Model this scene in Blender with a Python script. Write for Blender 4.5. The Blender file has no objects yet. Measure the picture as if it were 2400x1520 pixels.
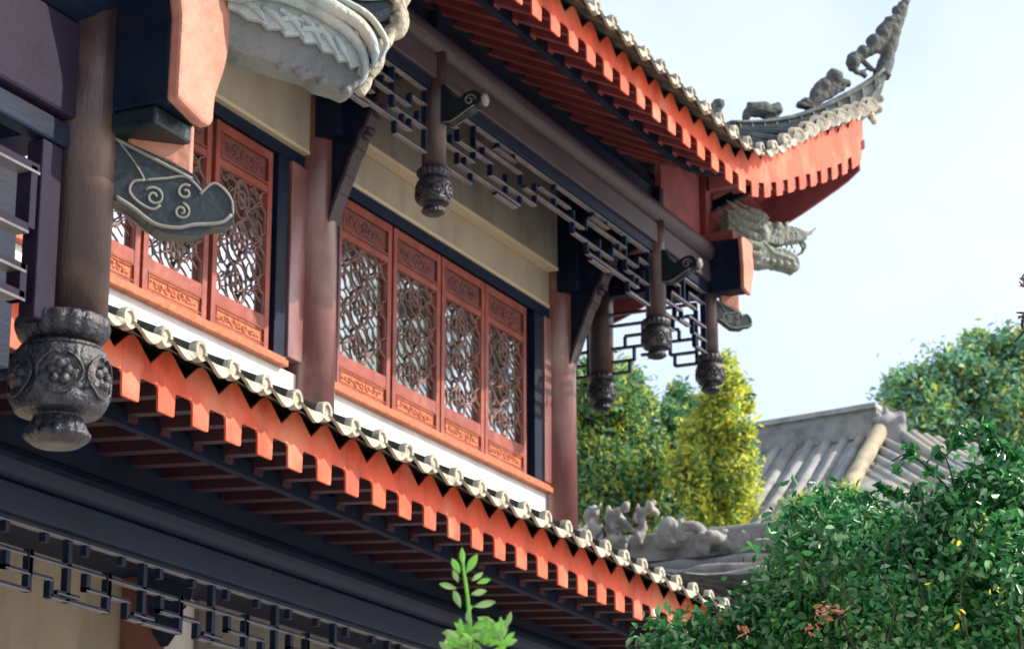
import bpy, bmesh, math, random
import numpy as np
from mathutils import Vector, Matrix, noise
R = math.radians
sc = bpy.context.scene
COL = sc.collection

# ------------------------------------------------------------------ camera
F_PX, HOR, VPX = 6000.0, 2530.0, 4185.0
PITCH = math.atan((HOR - 760) / F_PX)
AZ = math.atan((VPX - 1200) / math.hypot(F_PX, HOR - 760))
FW = Vector((math.cos(AZ) * math.cos(PITCH), math.sin(AZ) * math.cos(PITCH), math.sin(PITCH)))
RT = Vector((math.sin(AZ), -math.cos(AZ), 0))
UP = RT.cross(FW)
cam_d = bpy.data.cameras.new('camera')
cam = bpy.data.objects.new('camera', cam_d); COL.objects.link(cam)
cam.matrix_world = Matrix(((RT.x, UP.x, -FW.x, 0), (RT.y, UP.y, -FW.y, 0), (RT.z, UP.z, -FW.z, 0), (0, 0, 0, 1)))
cam_d.sensor_width = 36; cam_d.sensor_fit = 'HORIZONTAL'; cam_d.lens = 36 * F_PX / 2400
cam_d.clip_end = 3000
cam_d.dof.use_dof = True; cam_d.dof.focus_distance = 10.5; cam_d.dof.aperture_fstop = 7.0
sc.camera = cam
# ------------------------------------------------------------------ sky + sun
SUN_AZ, SUN_EL = R(30), R(35)          # azimuth measured from -Y towards +X
w = bpy.data.worlds.new('World'); sc.world = w; w.use_nodes = True
nt = w.node_tree; bg = nt.nodes['Background']
sky = nt.nodes.new('ShaderNodeTexSky'); sky.sky_type = 'NISHITA'; sky.sun_disc = False
sky.sun_elevation = SUN_EL; sky.sun_rotation = math.pi - SUN_AZ
sky.air_density = 1.0; sky.dust_density = 2.6; sky.ozone_density = 1.6; sky.altitude = 50
bg.inputs[1].default_value = 0.15
tc = nt.nodes.new('ShaderNodeTexCoord'); cn = nt.nodes.new('ShaderNodeTexNoise'); cn.inputs['Scale'].default_value = 3.2; cn.inputs['Detail'].default_value = 5; cn.inputs['Roughness'].default_value = 0.5
nt.links.new(tc.outputs['Generated'], cn.inputs['Vector']); cm = nt.nodes.new('ShaderNodeMapRange'); cm.inputs[1].default_value = 0.3; cm.inputs[2].default_value = 0.7; cm.inputs[3].default_value = 0.22; cm.inputs[4].default_value = 0.62
nt.links.new(cn.outputs[0], cm.inputs[0])
hs = nt.nodes.new('ShaderNodeMix'); hs.data_type = 'RGBA'; nt.links.new(cm.outputs[0], hs.inputs[0])
hs.inputs[7].default_value = (6.5, 6.9, 8.2, 1)      # thin bright high haze in the air
nt.links.new(sky.outputs[0], hs.inputs[6]); nt.links.new(hs.outputs[2], bg.inputs[0])
sun_d = bpy.data.lights.new('sun', 'SUN'); sun_d.energy = 4.2; sun_d.angle = R(0.6); sun_d.color = (1, 0.90, 0.76)
sun = bpy.data.objects.new('sun', sun_d); COL.objects.link(sun)
TO_SUN = Vector((math.sin(SUN_AZ) * math.cos(SUN_EL), -math.cos(SUN_AZ) * math.cos(SUN_EL), math.sin(SUN_EL)))
sun.rotation_euler = TO_SUN.to_track_quat('Z', 'Y').to_euler()
sc.view_settings.view_transform = 'Standard'; sc.view_settings.look = 'None'
sc.view_settings.exposure = 0.62; sc.view_settings.gamma = 1

# ------------------------------------------------------------------ helpers
def ray(x, y): return FW * F_PX + RT * (x - 1200) + UP * (760 - y)
def py_(x, y, d):
    r = ray(x, y); return r * (d / r.y)
def pw_(x, y, d): return ray(x, y) * (d / F_PX)      # point d metres in front of the camera
def diag(x, y, X0, Y0):                              # point on the vertical plane through a corner post, 45 degrees outward
    r = ray(x, y); p = r * ((X0 + Y0) / (r.x + r.y)); return (p.x - X0) * math.sqrt(2), p.z

MATS = {}
def mat(name, col, rough=0.6, var=0.25, scale=3.0, bump=0.0, bscale=40.0, spec=0.4, metal=0.0, col2=None, trans=0.0, stretch=(1, 1, 1), coat=0.0, mottled=None):
    if name in MATS: return MATS[name]
    m = bpy.data.materials.new(name); m.use_nodes = True; MATS[name] = m
    n = m.node_tree; b = n.nodes['Principled BSDF']
    b.inputs['Roughness'].default_value = rough; b.inputs['Metallic'].default_value = metal
    b.inputs['Specular IOR Level'].default_value = spec
    if coat: b.inputs['Coat Weight'].default_value = coat; b.inputs['Coat Roughness'].default_value = 0.25
    g = n.nodes.new('ShaderNodeNewGeometry'); mp = n.nodes.new('ShaderNodeVectorMath'); mp.operation = 'MULTIPLY'
    mp.inputs[1].default_value = stretch; n.links.new(g.outputs['Position'], mp.inputs[0])
    t = n.nodes.new('ShaderNodeTexNoise'); t.inputs['Scale'].default_value = scale; t.inputs['Detail'].default_value = 8
    t.inputs['Roughness'].default_value = 0.65; n.links.new(mp.outputs[0], t.inputs['Vector'])
    cr = n.nodes.new('ShaderNodeValToRGB'); e = cr.color_ramp.elements
    c2 = col2 or tuple(c * (1 - var) for c in col)
    c1 = tuple(min(1, c * (1 + var * 0.6)) for c in col)
    e[0].position = 0.36; e[0].color = (*c2, 1); e[1].position = 0.66; e[1].color = (*c1, 1)
    x = e.new(0.5); x.color = (*col, 1)
    n.links.new(t.outputs[0], cr.inputs[0]); out = cr.outputs[0]
    if mottled:                                        # stains: second, finer noise mixing in another colour
        t2 = n.nodes.new('ShaderNodeTexNoise'); t2.inputs['Scale'].default_value = mottled[1]; t2.inputs['Detail'].default_value = 10
        n.links.new(g.outputs['Position'], t2.inputs['Vector'])
        mr = n.nodes.new('ShaderNodeMapRange'); mr.inputs[1].default_value = 0.5; mr.inputs[2].default_value = 0.68; mr.inputs[4].default_value = mottled[2]
        n.links.new(t2.outputs[0], mr.inputs[0]); mx = n.nodes.new('ShaderNodeMix'); mx.data_type = 'RGBA'
        n.links.new(mr.outputs[0], mx.inputs[0]); n.links.new(out, mx.inputs[6]); mx.inputs[7].default_value = (*mottled[0], 1); out = mx.outputs[2]
    n.links.new(out, b.inputs['Base Color'])
    rr = n.nodes.new('ShaderNodeMapRange'); rr.inputs[3].default_value = max(0, rough - 0.1); rr.inputs[4].default_value = min(1, rough + 0.12)
    n.links.new(t.outputs[0], rr.inputs[0]); n.links.new(rr.outputs[0], b.inputs['Roughness'])
    if bump:
        tb = n.nodes.new('ShaderNodeTexNoise'); tb.inputs['Scale'].default_value = bscale; tb.inputs['Detail'].default_value = 6
        n.links.new(mp.outputs[0], tb.inputs['Vector'])
        bp = n.nodes.new('ShaderNodeBump'); bp.inputs['Strength'].default_value = bump; bp.inputs['Distance'].default_value = 0.02
        n.links.new(tb.outputs[0], bp.inputs['Height']); n.links.new(bp.outputs[0], b.inputs['Normal'])
    if trans:
        tr = n.nodes.new('ShaderNodeBsdfTranslucent'); n.links.new(out, tr.inputs[0])
        ms = n.nodes.new('ShaderNodeMixShader'); ms.inputs[0].default_value = trans
        n.links.new(b.outputs[0], ms.inputs[1]); n.links.new(tr.outputs[0], ms.inputs[2])
        n.links.new(ms.outputs[0], n.nodes['Material Output'].inputs[0])
    return m

timber = mat('navy black timber', (0.0050, 0.0135, 0.0370), 0.52, 0.4, 3, 0.10, 24, spec=0.18, stretch=(.5, 2, 2), mottled=((0.014, 0.018, 0.026), 9, 0.6))
timber2 = mat('mauve brown timber', (0.062, 0.046, 0.058), 0.5, 0.3, 5, 0.25, 50, stretch=(0.4, 2, 2))
bounce_trimd = mat('grey bounce light edge paint', (0.13, 0.13, 0.15), 0.5, 0.3, 6)  # light bounced onto fretwork undersides, painted as a dimmer grey
aub = mat('aubergine timber', (0.020, 0.016, 0.034), 0.6, 0.4, 2, 0.1, 40, spec=0.1)
bounce_trim = mat('pale bounce light edge paint', (0.21, 0.195, 0.195), 0.5, 0.3, 6)  # bounce light on fretwork undersides painted as pale edges; also scroll lines
postm = mat('slate timber post', (0.050, 0.034, 0.036), 0.34, 0.3, 4, 0.15, 60, spec=0.5, stretch=(2, 2, .4), mottled=((0.19, 0.11, 0.08), 3, 0.6))
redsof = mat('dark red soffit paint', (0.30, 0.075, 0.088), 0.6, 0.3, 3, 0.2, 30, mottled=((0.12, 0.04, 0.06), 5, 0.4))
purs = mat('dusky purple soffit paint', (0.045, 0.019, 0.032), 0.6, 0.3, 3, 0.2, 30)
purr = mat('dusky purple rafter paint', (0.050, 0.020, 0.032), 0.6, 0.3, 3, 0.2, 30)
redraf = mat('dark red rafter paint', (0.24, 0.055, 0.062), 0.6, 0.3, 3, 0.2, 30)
board = mat('orange red board paint', (0.68, 0.092, 0.038), 0.6, 0.30, 3.5, 0.3, 45, stretch=(1, 1, .45), mottled=((0.70, 0.25, 0.15), 2.6, 0.65))
tiled = mat('grey green roof tile', (0.075, 0.090, 0.078), 0.7, 0.4, 9, 0.5, 60, mottled=((0.20, 0.21, 0.17), 6, 0.6))
tilec = mat('cream tile edge', (0.46, 0.43, 0.34), 0.75, 0.4, 5, 0.6, 60, mottled=((0.13, 0.14, 0.115), 10, 0.9))
colm = mat('plum column lacquer', (0.225, 0.092, 0.088), 0.22, 0.2, 3, 0.1, 40, spec=0.6, coat=0.5, stretch=(2, 2, .5), mottled=((0.34, 0.22, 0.19), 2.2, 0.6))
wood = mat('reddish window wood', (0.30, 0.066, 0.044), 0.45, 0.3, 6, 0.25, 60, stretch=(1, 1, .5), mottled=((0.40, 0.17, 0.12), 8, 0.4))
woodu = mat('shade darkened red panel wood', (0.17, 0.050, 0.045), 0.5, 0.3, 9, 0.5, 30)  # eave shade over the upper panels put into a darker wood
woodp = mat('orange carved panel wood', (0.47, 0.135, 0.055), 0.55, 0.3, 14, 0.6, 25)
lattm = mat('pinkish lattice wood', (0.22, 0.125, 0.105), 0.55, 0.3, 12)
plaster = mat('white plaster', (0.82, 0.82, 0.81), 0.85, 0.12, 3, 0.2, 30, stretch=(1, 1, .2), mottled=((0.62, 0.61, 0.58), 4, 0.5))
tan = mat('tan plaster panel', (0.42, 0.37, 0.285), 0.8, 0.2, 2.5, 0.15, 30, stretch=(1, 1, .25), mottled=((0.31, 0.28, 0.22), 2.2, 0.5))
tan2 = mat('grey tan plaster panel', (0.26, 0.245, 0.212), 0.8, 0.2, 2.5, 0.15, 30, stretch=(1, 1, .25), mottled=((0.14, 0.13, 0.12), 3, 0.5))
tanl = mat('bounce lit tan lip', (0.66, 0.56, 0.40), 0.7, 0.06, 2)  # bounce light under the panels painted as a lighter tan
capm = mat('salmon end grain paint', (0.50, 0.225, 0.16), 0.6, 0.25, 4, 0.3, 30, mottled=((0.45, 0.24, 0.18), 8, 0.4))
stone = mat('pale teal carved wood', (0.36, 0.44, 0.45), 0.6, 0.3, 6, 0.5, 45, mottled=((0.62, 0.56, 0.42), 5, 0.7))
stoned2 = mat('shaded grey carved wood', (0.15, 0.175, 0.18), 0.65, 0.2, 5, 0.4, 45, mottled=((0.22, 0.235, 0.225), 5, 0.5))  # shade on the near dragon's base put into this grey
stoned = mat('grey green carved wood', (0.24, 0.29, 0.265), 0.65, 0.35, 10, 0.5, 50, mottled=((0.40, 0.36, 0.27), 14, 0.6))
bulbm = mat('carved dark lotus timber', (0.009, 0.013, 0.024), 0.42, 0.4, 8, 0.5, 70, spec=0.6, mottled=((0.15, 0.12, 0.11), 15, 0.4))
ridgem = mat('weathered grey green ridge', (0.135, 0.160, 0.150), 0.75, 0.35, 6, 0.6, 50, mottled=((0.30, 0.30, 0.25), 9, 0.7))
ridged = mat('dark ridge carving', (0.075, 0.085, 0.080), 0.75, 0.3, 6, 0.6, 50, mottled=((0.16, 0.13, 0.12), 9, 0.6))
cloudm = mat('blackish teal carved board', (0.006, 0.017, 0.023), 0.4, 0.3, 8, 0.2, 40, spec=0.5)
edgem = mat('pale carved edge line', (0.22, 0.22, 0.20), 0.6, 0.2, 8)
groundm = mat('pale stone paving', (0.44, 0.40, 0.35), 0.85, 0.2, 0.6)
bgtile = mat('bleached grey roof tile', (0.27, 0.28, 0.27), 0.8, 0.4, 2.2, 0.5, 30, mottled=((0.42, 0.37, 0.28), 1.3, 0.8))
bgstone = mat('pale grey ridge stone', (0.33, 0.33, 0.32), 0.85, 0.3, 3, 0.6, 12, mottled=((0.45, 0.40, 0.33), 5, 0.6))
bark = mat('dark bark', (0.045, 0.033, 0.022), 0.85, 0.3, 20)
gm = mat('mirror dark glass', (0.74, 0.78, 0.82), 0.04, 0.1, 3, 0.06, 7, spec=1.0, metal=1.0)
redwall = mat('deep red plank', (0.36, 0.045, 0.04), 0.6, 0.2, 4)

class MB:
    def __init__(s): s.v = []; s.f = []; s.mi = []
    def add(s, vs, fs, mi=0):
        o = len(s.v); s.v += [tuple(v) for v in vs]; s.f += [tuple(i + o for i in f) for f in fs]; s.mi += [mi] * len(fs); return s
    def box(s, a, b, mi=0):
        x0, y0, z0 = [min(p, q) for p, q in zip(a, b)]; x1, y1, z1 = [max(p, q) for p, q in zip(a, b)]
        vs = [(x0, y0, z0), (x1, y0, z0), (x1, y1, z0), (x0, y1, z0), (x0, y0, z1), (x1, y0, z1), (x1, y1, z1), (x0, y1, z1)]
        return s.add(vs, [(0, 3, 2, 1), (4, 5, 6, 7), (0, 1, 5, 4), (1, 2, 6, 5), (2, 3, 7, 6), (3, 0, 4, 7)], mi)
    def bar(s, a, b, w_, h, mi=0, up=(0, 0, 1)):
        a, b = Vector(a), Vector(b); d = (b - a).normalized(); u = Vector(up)
        sd = d.cross(u).normalized() * (w_ / 2); u = sd.cross(d).normalized() * (h / 2)
        vs = [p + i * sd + j * u for p in (a, b) for i, j in ((-1, -1), (1, -1), (1, 1), (-1, 1))]
        return s.add(vs, [(0, 1, 2, 3), (7, 6, 5, 4), (0, 4, 5, 1), (1, 5, 6, 2), (2, 6, 7, 3), (3, 7, 4, 0)], mi)
    def tube(s, pts, rad, n=8, flat=1.0, fn=None, cap=True, mi=0):
        pts = [Vector(p) for p in pts]; m = len(pts)
        rad = [float(q) for q in rad] if hasattr(rad, '__len__') else [float(rad)] * m
        ref = Vector(fn) if fn is not None else Vector((0.13, 0.31, 0.94)); vs = []
        for i, p in enumerate(pts):
            d = (pts[min(i + 1, m - 1)] - pts[max(i - 1, 0)]).normalized()
            a = d.cross(ref)
            if a.length < 1e-3: a = d.cross(Vector((1, 0, 0)))
            a.normalize(); b = a.cross(d)                # b ~ ref direction
            for k in range(n):
                t = 2 * math.pi * k / n
                vs.append(p + a * (math.cos(t) * rad[i]) + b * (math.sin(t) * rad[i] * flat))
        fs = [(i * n + k, i * n + (k + 1) % n, (i + 1) * n + (k + 1) % n, (i + 1) * n + k) for i in range(m - 1) for k in range(n)]
        if cap: fs += [tuple(range(n))[::-1], tuple((m - 1) * n + k for k in range(n))]
        return s.add(vs, fs, mi)
    def lathe(s, c, prof, n=32, mod=None, mi=0):
        vs = []
        for z, r in prof:
            for k in range(n):
                t = 2 * math.pi * k / n; rr = r * (1 + (mod(t, z) if mod else 0))
                vs.append((c[0] + rr * math.cos(t), c[1] + rr * math.sin(t), c[2] + z))
        m = len(prof)
        fs = [(i * n + k, i * n + (k + 1) % n, (i + 1) * n + (k + 1) % n, (i + 1) * n + k) for i in range(m - 1) for k in range(n)]
        fs += [tuple(range(n))[::-1], tuple((m - 1) * n + k for k in range(n))]
        return s.add(vs, fs, mi)
    def prism(s, poly, o, u, v, th, off=0.0, mi=0):      # polygon (a,b) -> o + a*u + b*v, thickness th centred at off along u x v
        o, u, v = Vector(o), Vector(u), Vector(v); n = u.cross(v).normalized(); k = len(poly); poly = [(float(a), float(b)) for a, b in poly]
        vs = [o + a * u + b * v + n * (off - th / 2) for a, b in poly] + [o + a * u + b * v + n * (off + th / 2) for a, b in poly]
        fs = [tuple(range(k))[::-1], tuple(range(k, 2 * k))] + [(i, (i + 1) % k, k + (i + 1) % k, k + i) for i in range(k)]
        return s.add(vs, fs, mi)
    def ball(s, c, r, n=12, rot=None, mi=0):
        rx, ry, rz = r if hasattr(r, '__len__') else (r, r, r); vs = []
        for i in range(n // 2 + 1):
            ph = math.pi * i / (n // 2)
            for k in range(n):
                t = 2 * math.pi * k / n
                q = Vector((rx * math.sin(ph) * math.cos(t), ry * math.sin(ph) * math.sin(t), rz * math.cos(ph)))
                if rot is not None: q = rot @ q
                vs.append(Vector(c) + q)
        fs = [(i * n + k, (i + 1) * n + k, (i + 1) * n + (k + 1) % n, i * n + (k + 1) % n) for i in range(n // 2) for k in range(n)]
        return s.add(vs, fs, mi)

WL = {}
def root(name, label, cat, loc, group=None):
    o = bpy.data.objects.new(name, None); COL.objects.link(o); o.location = loc; WL[o] = Vector(loc)
    o['label'] = label; o['category'] = cat
    if group: o['group'] = group
    return o
def part(name, mb, m, parent=None, smooth=False, bevel=0, label=None, remesh=0, centre=True, recalc=True):
    vs = np.array([tuple(v) for v in mb.v], dtype=float)
    c = (vs.min(0) + vs.max(0)) / 2 if centre else np.zeros(3)
    me = bpy.data.meshes.new(name); me.from_pydata((vs - c).tolist(), [], mb.f)
    for mm in (m if isinstance(m, (list, tuple)) else [m]): me.materials.append(mm)
    me.polygons.foreach_set('material_index', mb.mi)
    if recalc:
        bm = bmesh.new(); bm.from_mesh(me); bmesh.ops.recalc_face_normals(bm, faces=bm.faces); bm.to_mesh(me); bm.free()
    if smooth: me.polygons.foreach_set('use_smooth', [True] * len(me.polygons))
    me.validate(); me.update()
    o = bpy.data.objects.new(name, me); COL.objects.link(o)
    WL[o] = Vector(c)
    if parent is not None: o.parent = parent; o.location = Vector(c) - WL[parent]
    else: o.location = c
    if bevel:
        b = o.modifiers.new('bevel', 'BEVEL'); b.width = bevel; b.segments = 2; b.limit_method = 'ANGLE'; b.angle_limit = R(35)
    if remesh:
        r = o.modifiers.new('remesh', 'REMESH'); r.mode = 'VOXEL'; r.voxel_size = remesh; r.use_smooth_shade = True
        sm = o.modifiers.new('smooth', 'SMOOTH'); sm.iterations = 2; sm.factor = 0.5
    if label: o['label'] = label
    return o
TEX = {}
def rough(o, size=.05, st=.02):                         # chiselled unevenness
    if size not in TEX: t = bpy.data.textures.new('chisel', 'CLOUDS'); t.noise_scale = size; t.noise_depth = 3; TEX[size] = t
    d = o.modifiers.new('chisel', 'DISPLACE'); d.texture = TEX[size]; d.strength = st; d.mid_level = .5; d.texture_coords = 'GLOBAL'; return o
def struct(o): o['kind'] = 'structure'; return o
def tag(o, label, cat, group=None):
    o['label'] = label; o['category'] = cat
    if group: o['group'] = group
    return o
def lerp(a, b, t): return a + (b - a) * t
def interp(x, xs, ys): return float(np.interp(x, xs, ys))
def smoothcurve(pts, n=6):                                # Catmull-Rom through 2D/3D points
    P = [np.array(tuple(p), float) for p in pts]; P = [2 * P[0] - P[1]] + P + [2 * P[-1] - P[-2]]; out = []
    for i in range(1, len(P) - 2):
        for k in range(n):
            t = k / n; a, b, c, d = P[i - 1:i + 3]
            out.append(0.5 * ((2 * b) + (-a + c) * t + (2 * a - 5 * b + 4 * c - d) * t * t + (-a + 3 * b - 3 * c + d) * t ** 3))
    out.append(P[-2]); return [Vector(q) if len(q) == 3 else (float(q[0]), float(q[1])) for q in out]

# ------------------------------------------------------------------ ground
GZ = -1.6
g = MB(); g.add([(-400, -400, GZ), (900, -400, GZ), (900, 900, GZ), (-400, 900, GZ)], [(0, 1, 2, 3)])
struct(part('ground', g, groundm))

# ------------------------------------------------------------------ eaves
# an eave along +X at y = ye, its corner on the diagonal through (xc, yc); the side eave is its mirror image
def eave(rt, xs, zf, ye, xc, yc, pitch, slope, x_end, y_top, name, frieze=None, mirror=True, sof_slope=None, sm=None, rm=None, tilelen=2.4, inner_z=None, transverse=True, shift_side=True, vis_side_len=4.6):
    def M(p):                                              # mirror in the diagonal plane x - xc = yc - y
        return (xc + yc - p[1], xc + yc - p[0], p[2])
    def S1(x): return lerp(slope, .13, min(1, max(0, (x - (xc - 2.4)) / 2.6)))
    def SL(x): return lerp(slope, -.22, min(1, max(0, (x - (xc - 2.4)) / 2.6)))
    def SS(x): return S1(x) if sof_slope is None else sof_slope
    def EX(x): return interp(x - xc, [-2.8, -2.1, -1.4, -.4, 1.3], [0, .10, .19, .24, .20])
    def ymax(x): return yc - (x - xc)                      # diagonal line
    roof = part(name, (roof_mesh(xs, lambda q: zf(q) + EX(q), ye, xc, yc, SL, x_end, y_top, M, mirror)), tiled, rt)
    n = int((x_end - xs) / pitch) + 1
    # boards
    for side in ((0, 1) if mirror else (0,)):
        bd = MB(); brl = MB(); pan = MB(); lip = MB(); sof = MB()
        T = M if side else (lambda p: p)
        x0 = xs if not side else x_end - vis_side_len
        ks = [k for k in range(n + 1) if xs + k * pitch >= x0 - 1e-6]
        for k in ks:
            xa = xs + k * pitch; xb = xa + pitch
            if xa > x_end - 0.1: break
            last = xb > x_end - pitch * 0.9
            if last: xb = x_end
            z = lambda x: zf(x)
            sl = (z(xb) - z(xa)) / (xb - xa)
            P = []                                         # board outline, x relative; apex over the tooth
            w_ = xb - xa
            if not last:
                P = [(0.0, .125), (.006, .006), (.014, 0), (.160, 0), (.170, .008), (.174, .125), (.188, .142), (w_ - .016, .142), (w_, .125)]
            else:
                P = [(0.0, .125), (.014, 0), (w_ * .55, .0), (w_ * .8, .03), (w_ * .94, .09), (w_, .18)]
            top = []
            for j in range(9):                             # scalloped top: apex at .09, trough half way
                xx = w_ * (0, .12, .25, .29, .40, .58, .76, .90, 1.0)[j]; ph = ((xx - .09) / pitch) % 1.0; tri = 1 - abs(2 * ph - 1)
                top.append((xx, .362 + EX(xa + xx) - .118 * min(1, max(0, tri - .17) * 1.2)))
            poly = [(xa + a, ye, z(xa + a) + b) for a, b in P] + [(xa + a, ye, z(xa + a) + b) for a, b in top[::-1]]
            kk = len(poly); vs = [T(p) for p in poly] + [T((p[0], p[1] + .016, p[2])) for p in poly]
            bd.add(vs, [tuple(range(kk)), tuple(range(kk, 2 * kk))[::-1]] + [(i, (i + 1) % kk, kk + (i + 1) % kk, kk + i) for i in range(kk)])
            # barrel tile over the apex
            xb0 = xa + .135; rr = lerp(.056, .074, min(1, max(0, (xa - xc + 2.4) / 1.0))); fan = lerp(0, R(38), min(1, max(0, (xa - xc + 2.4) / 1.2))); yt = ye - .17
            ymx = min(ymax(xb0), y_top); L = max(0.25, min(tilelen, ymx - yt)); segs = max(2, int(L / .3))
            jr = random.Random(k * 7 + side); vs = []; fs = []
            nseg = 10
            for i in range(segs + 1):
                for half in (0, 1):
                    yy = yt + L * i / segs; r2 = rr * (1.0 if half == 0 else .9)
                    zc = z(xb0) + EX(xb0) + .402 + SL(xb0) * (yy - ye) + jr.uniform(-.004, .004)
                    for q in range(nseg + 1):
                        t = math.pi * q / nseg
                        vs.append(T((xb0 + r2 * math.cos(t), yy, zc + r2 * math.sin(t) * 1.05)))
            m = len(vs) // (nseg + 1)
            for i in range(m - 1):
                for q in range(nseg): fs.append((i * (nseg + 1) + q, i * (nseg + 1) + q + 1, (i + 1) * (nseg + 1) + q + 1, (i + 1) * (nseg + 1) + q))
            brl.add(vs, fs)
            # end disc with a raised rim
            zc = z(xb0) + EX(xb0) + .418 - SL(xb0) * .17; vs = []; dr = rr * 1.12
            nn = 16; jz = jr.uniform(-.007, .007)
            for ring, dy in ((0.0, .0), (.55, .0), (.62, -.012), (.95, -.014), (1.0, 0), (1.0, .035)):
                for q in range(nn):
                    t = 2 * math.pi * q / nn; vs.append(T((xb0 + dr * ring * math.cos(t) * math.cos(fan) - dy * math.sin(fan), yt - .004 + dy - dr * ring * math.cos(t) * math.sin(fan) - .02 * math.sin(fan), zc + jz + dr * ring * math.sin(t))))
            fs = [(i * nn + q, i * nn + (q + 1) % nn, (i + 1) * nn + (q + 1) % nn, (i + 1) * nn + q) for i in range(5) for q in range(nn)]
            lip.add(vs, fs)
            # pan tile between this barrel and the next, and its drip lip
            x1, x2 = xb0, xb0 + pitch
            if x2 > x_end + .05: continue
            N = 12; ym_ = max(ye + .03, ymax(x2)); rows = [yt + .01, min(ye + .25, ym_), min(ye + .9, ym_ + .01)]
            vs = []
            for yy in rows:
                for q in range(N + 1):
                    u = q / N; xx = lerp(x1, x2, u); vs.append(T((xx, yy, z(xx) + EX(xx) + .408 - .035 * math.sin(math.pi * u) ** .8 + SL(xx) * (yy - ye))))
            for yy in rows:
                for q in range(N + 1):
                    u = q / N; xx = lerp(x1, x2, u); vs.append(T((xx, yy, z(xx) + EX(xx) + .388 - .035 * math.sin(math.pi * u) ** .8 + SL(xx) * (yy - ye))))
            W = N + 1; fs = []
            for i in range(2):
                for q in range(N):
                    fs.append((i * W + q, i * W + q + 1, (i + 1) * W + q + 1, (i + 1) * W + q))
                    fs.append(tuple(3 * W + a for a in (i * W + q, (i + 1) * W + q, (i + 1) * W + q + 1, i * W + q + 1)))
            pan.add(vs, fs)
            jl = jr.uniform(-.12, .12); vs = []
            for (dy, lower) in ((0, 0), (0, 1), (.022, 1), (.022, 0)):
                for q in range(N + 1):
                    u = q / N; xx = lerp(x1 + .03, x2 - .03, u)
                    zt = z(xx) + EX(xx) + .412 - .016 * math.sin(math.pi * u) ** .8 - SL(xx) * .17
                    dep = .014 + .058 * math.sin(math.pi * min(1, u ** 1.25)) ** 1.6 * (1 + jl)
                    vs.append(T((xx, yt - .004 + dy - (.03 * lower), zt - dep * lower)))
            fs = [(i * W + q, i * W + q + 1, ((i + 1) % 4) * W + q + 1, ((i + 1) % 4) * W + q) for i in range(4) for q in range(N)]
            lip.add(vs, fs)
        part('eave_board', bd, board, roof, bevel=.003)
        part('barrel_tile_row', brl, tiled, roof, smooth=True)
        part('pan_tile_row', pan, tiled, roof, smooth=True)
        part('tile_end_row', lip, tilec, roof, smooth=False)
        fa = MB(); xf = list(np.arange(max(x0, xc - (2.2 if not side else 9)), x_end - .03, .12)) + [x_end - .03]
        for a, c in zip(xf[:-1], xf[1:]):
            lo = lambda q: zf(q) + lerp(.14, .015 if not side else -.13, min(1, (q - xf[0]) / 1.2))
            vs = [T((q, ye + dy, zz)) for q in (a, c) for dy in (.038, .075) for zz in (lo(q), zf(q) + .30)]
            fa.add(vs, [(0, 1, 3, 2), (4, 6, 7, 5), (0, 4, 5, 1), (2, 3, 7, 6), (0, 2, 6, 4), (1, 5, 7, 3)])
        part('corner_fascia', fa, redsof, roof)
        # soffit boards
        xsn = list(np.arange(x0, x_end, .35)) + [x_end]; vs = []; rows = 5
        for x in xsn:
            ym = max(ye + .05, min(ymax(x) + .02, y_top))
            for r in range(rows):
                yy = lerp(ye + .04, ym, r / (rows - 1)); vs.append(T((x, yy, zf(x) + .25 + SS(x) * (yy - ye))))
        sof.add(vs, [(i * rows + r, (i + 1) * rows + r, (i + 1) * rows + r + 1, i * rows + r + 1) for i in range(len(xsn) - 1) for r in range(rows - 1)])
        part('soffit_boards', sof, sm or redsof, roof, recalc=False)
        # rafters
        if not side or True:
            for k in ks:
                x = xs + k * pitch + .26
                if x > x_end - .35: continue
                ym = min(ymax(x) - .04, yc + .25)
                if ym - ye < .15: continue
                rf = MB(); zz = zf(x)
                ysplit = min(ym, ye + .62)
                a = (x, ye + .045, zz + .195 + SS(x) * .045); b = (x, ysplit, zz + .195 + SS(x) * (ysplit - ye))
                rf.bar(T(a), T(b), .085, .09)
                if ym > ysplit + .1:
                    a = (x, ysplit - .05, zz + .17 + SS(x) * (ysplit - ye - .05)); b = (x, ym, zz + .17 + SS(x) * (ym - ye)); rf.bar(T(a), T(b), .10, .12)
                part('rafter', rf, rm or redraf, roof)
        if transverse:
            tb = MB(); pts = []
            for x in np.arange(x0, x_end + .01, .35):
                yy = ye + .62
                if ymax(x) < yy + .05: break
                pts.append(T((x, yy, zf(x) + .13 + SS(x) * .62)))
            for a, b in zip(pts[:-1], pts[1:]): tb.bar(a, b, .06, .10)
            part('purlin', tb, timber, roof)
    return roof

def roof_mesh(xs, zf, ye, xc, yc, slope, x_end, y_top, M, mirror):
    mb = MB(); X = list(np.arange(xs, x_end, .4)) + [x_end]; rows = 8
    for T in ((lambda p: p), M) if mirror else ((lambda p: p),):
        for dz, flip in ((.34, 0), (.27, 1)):
            vs = []
            for x in X:
                ym = max(ye + .02, min(yc - (x - xc), y_top))
                for r in range(rows):
                    yy = lerp(ye + .02, ym, r / (rows - 1)); vs.append(T((x, yy, zf(x) + dz + slope(x) * (yy - ye))))
            mb.add(vs, [(i * rows + r, (i + 1) * rows + r, (i + 1) * rows + r + 1, i * rows + r + 1) for i in range(len(X) - 1) for r in range(rows - 1)])
    return mb

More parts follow.
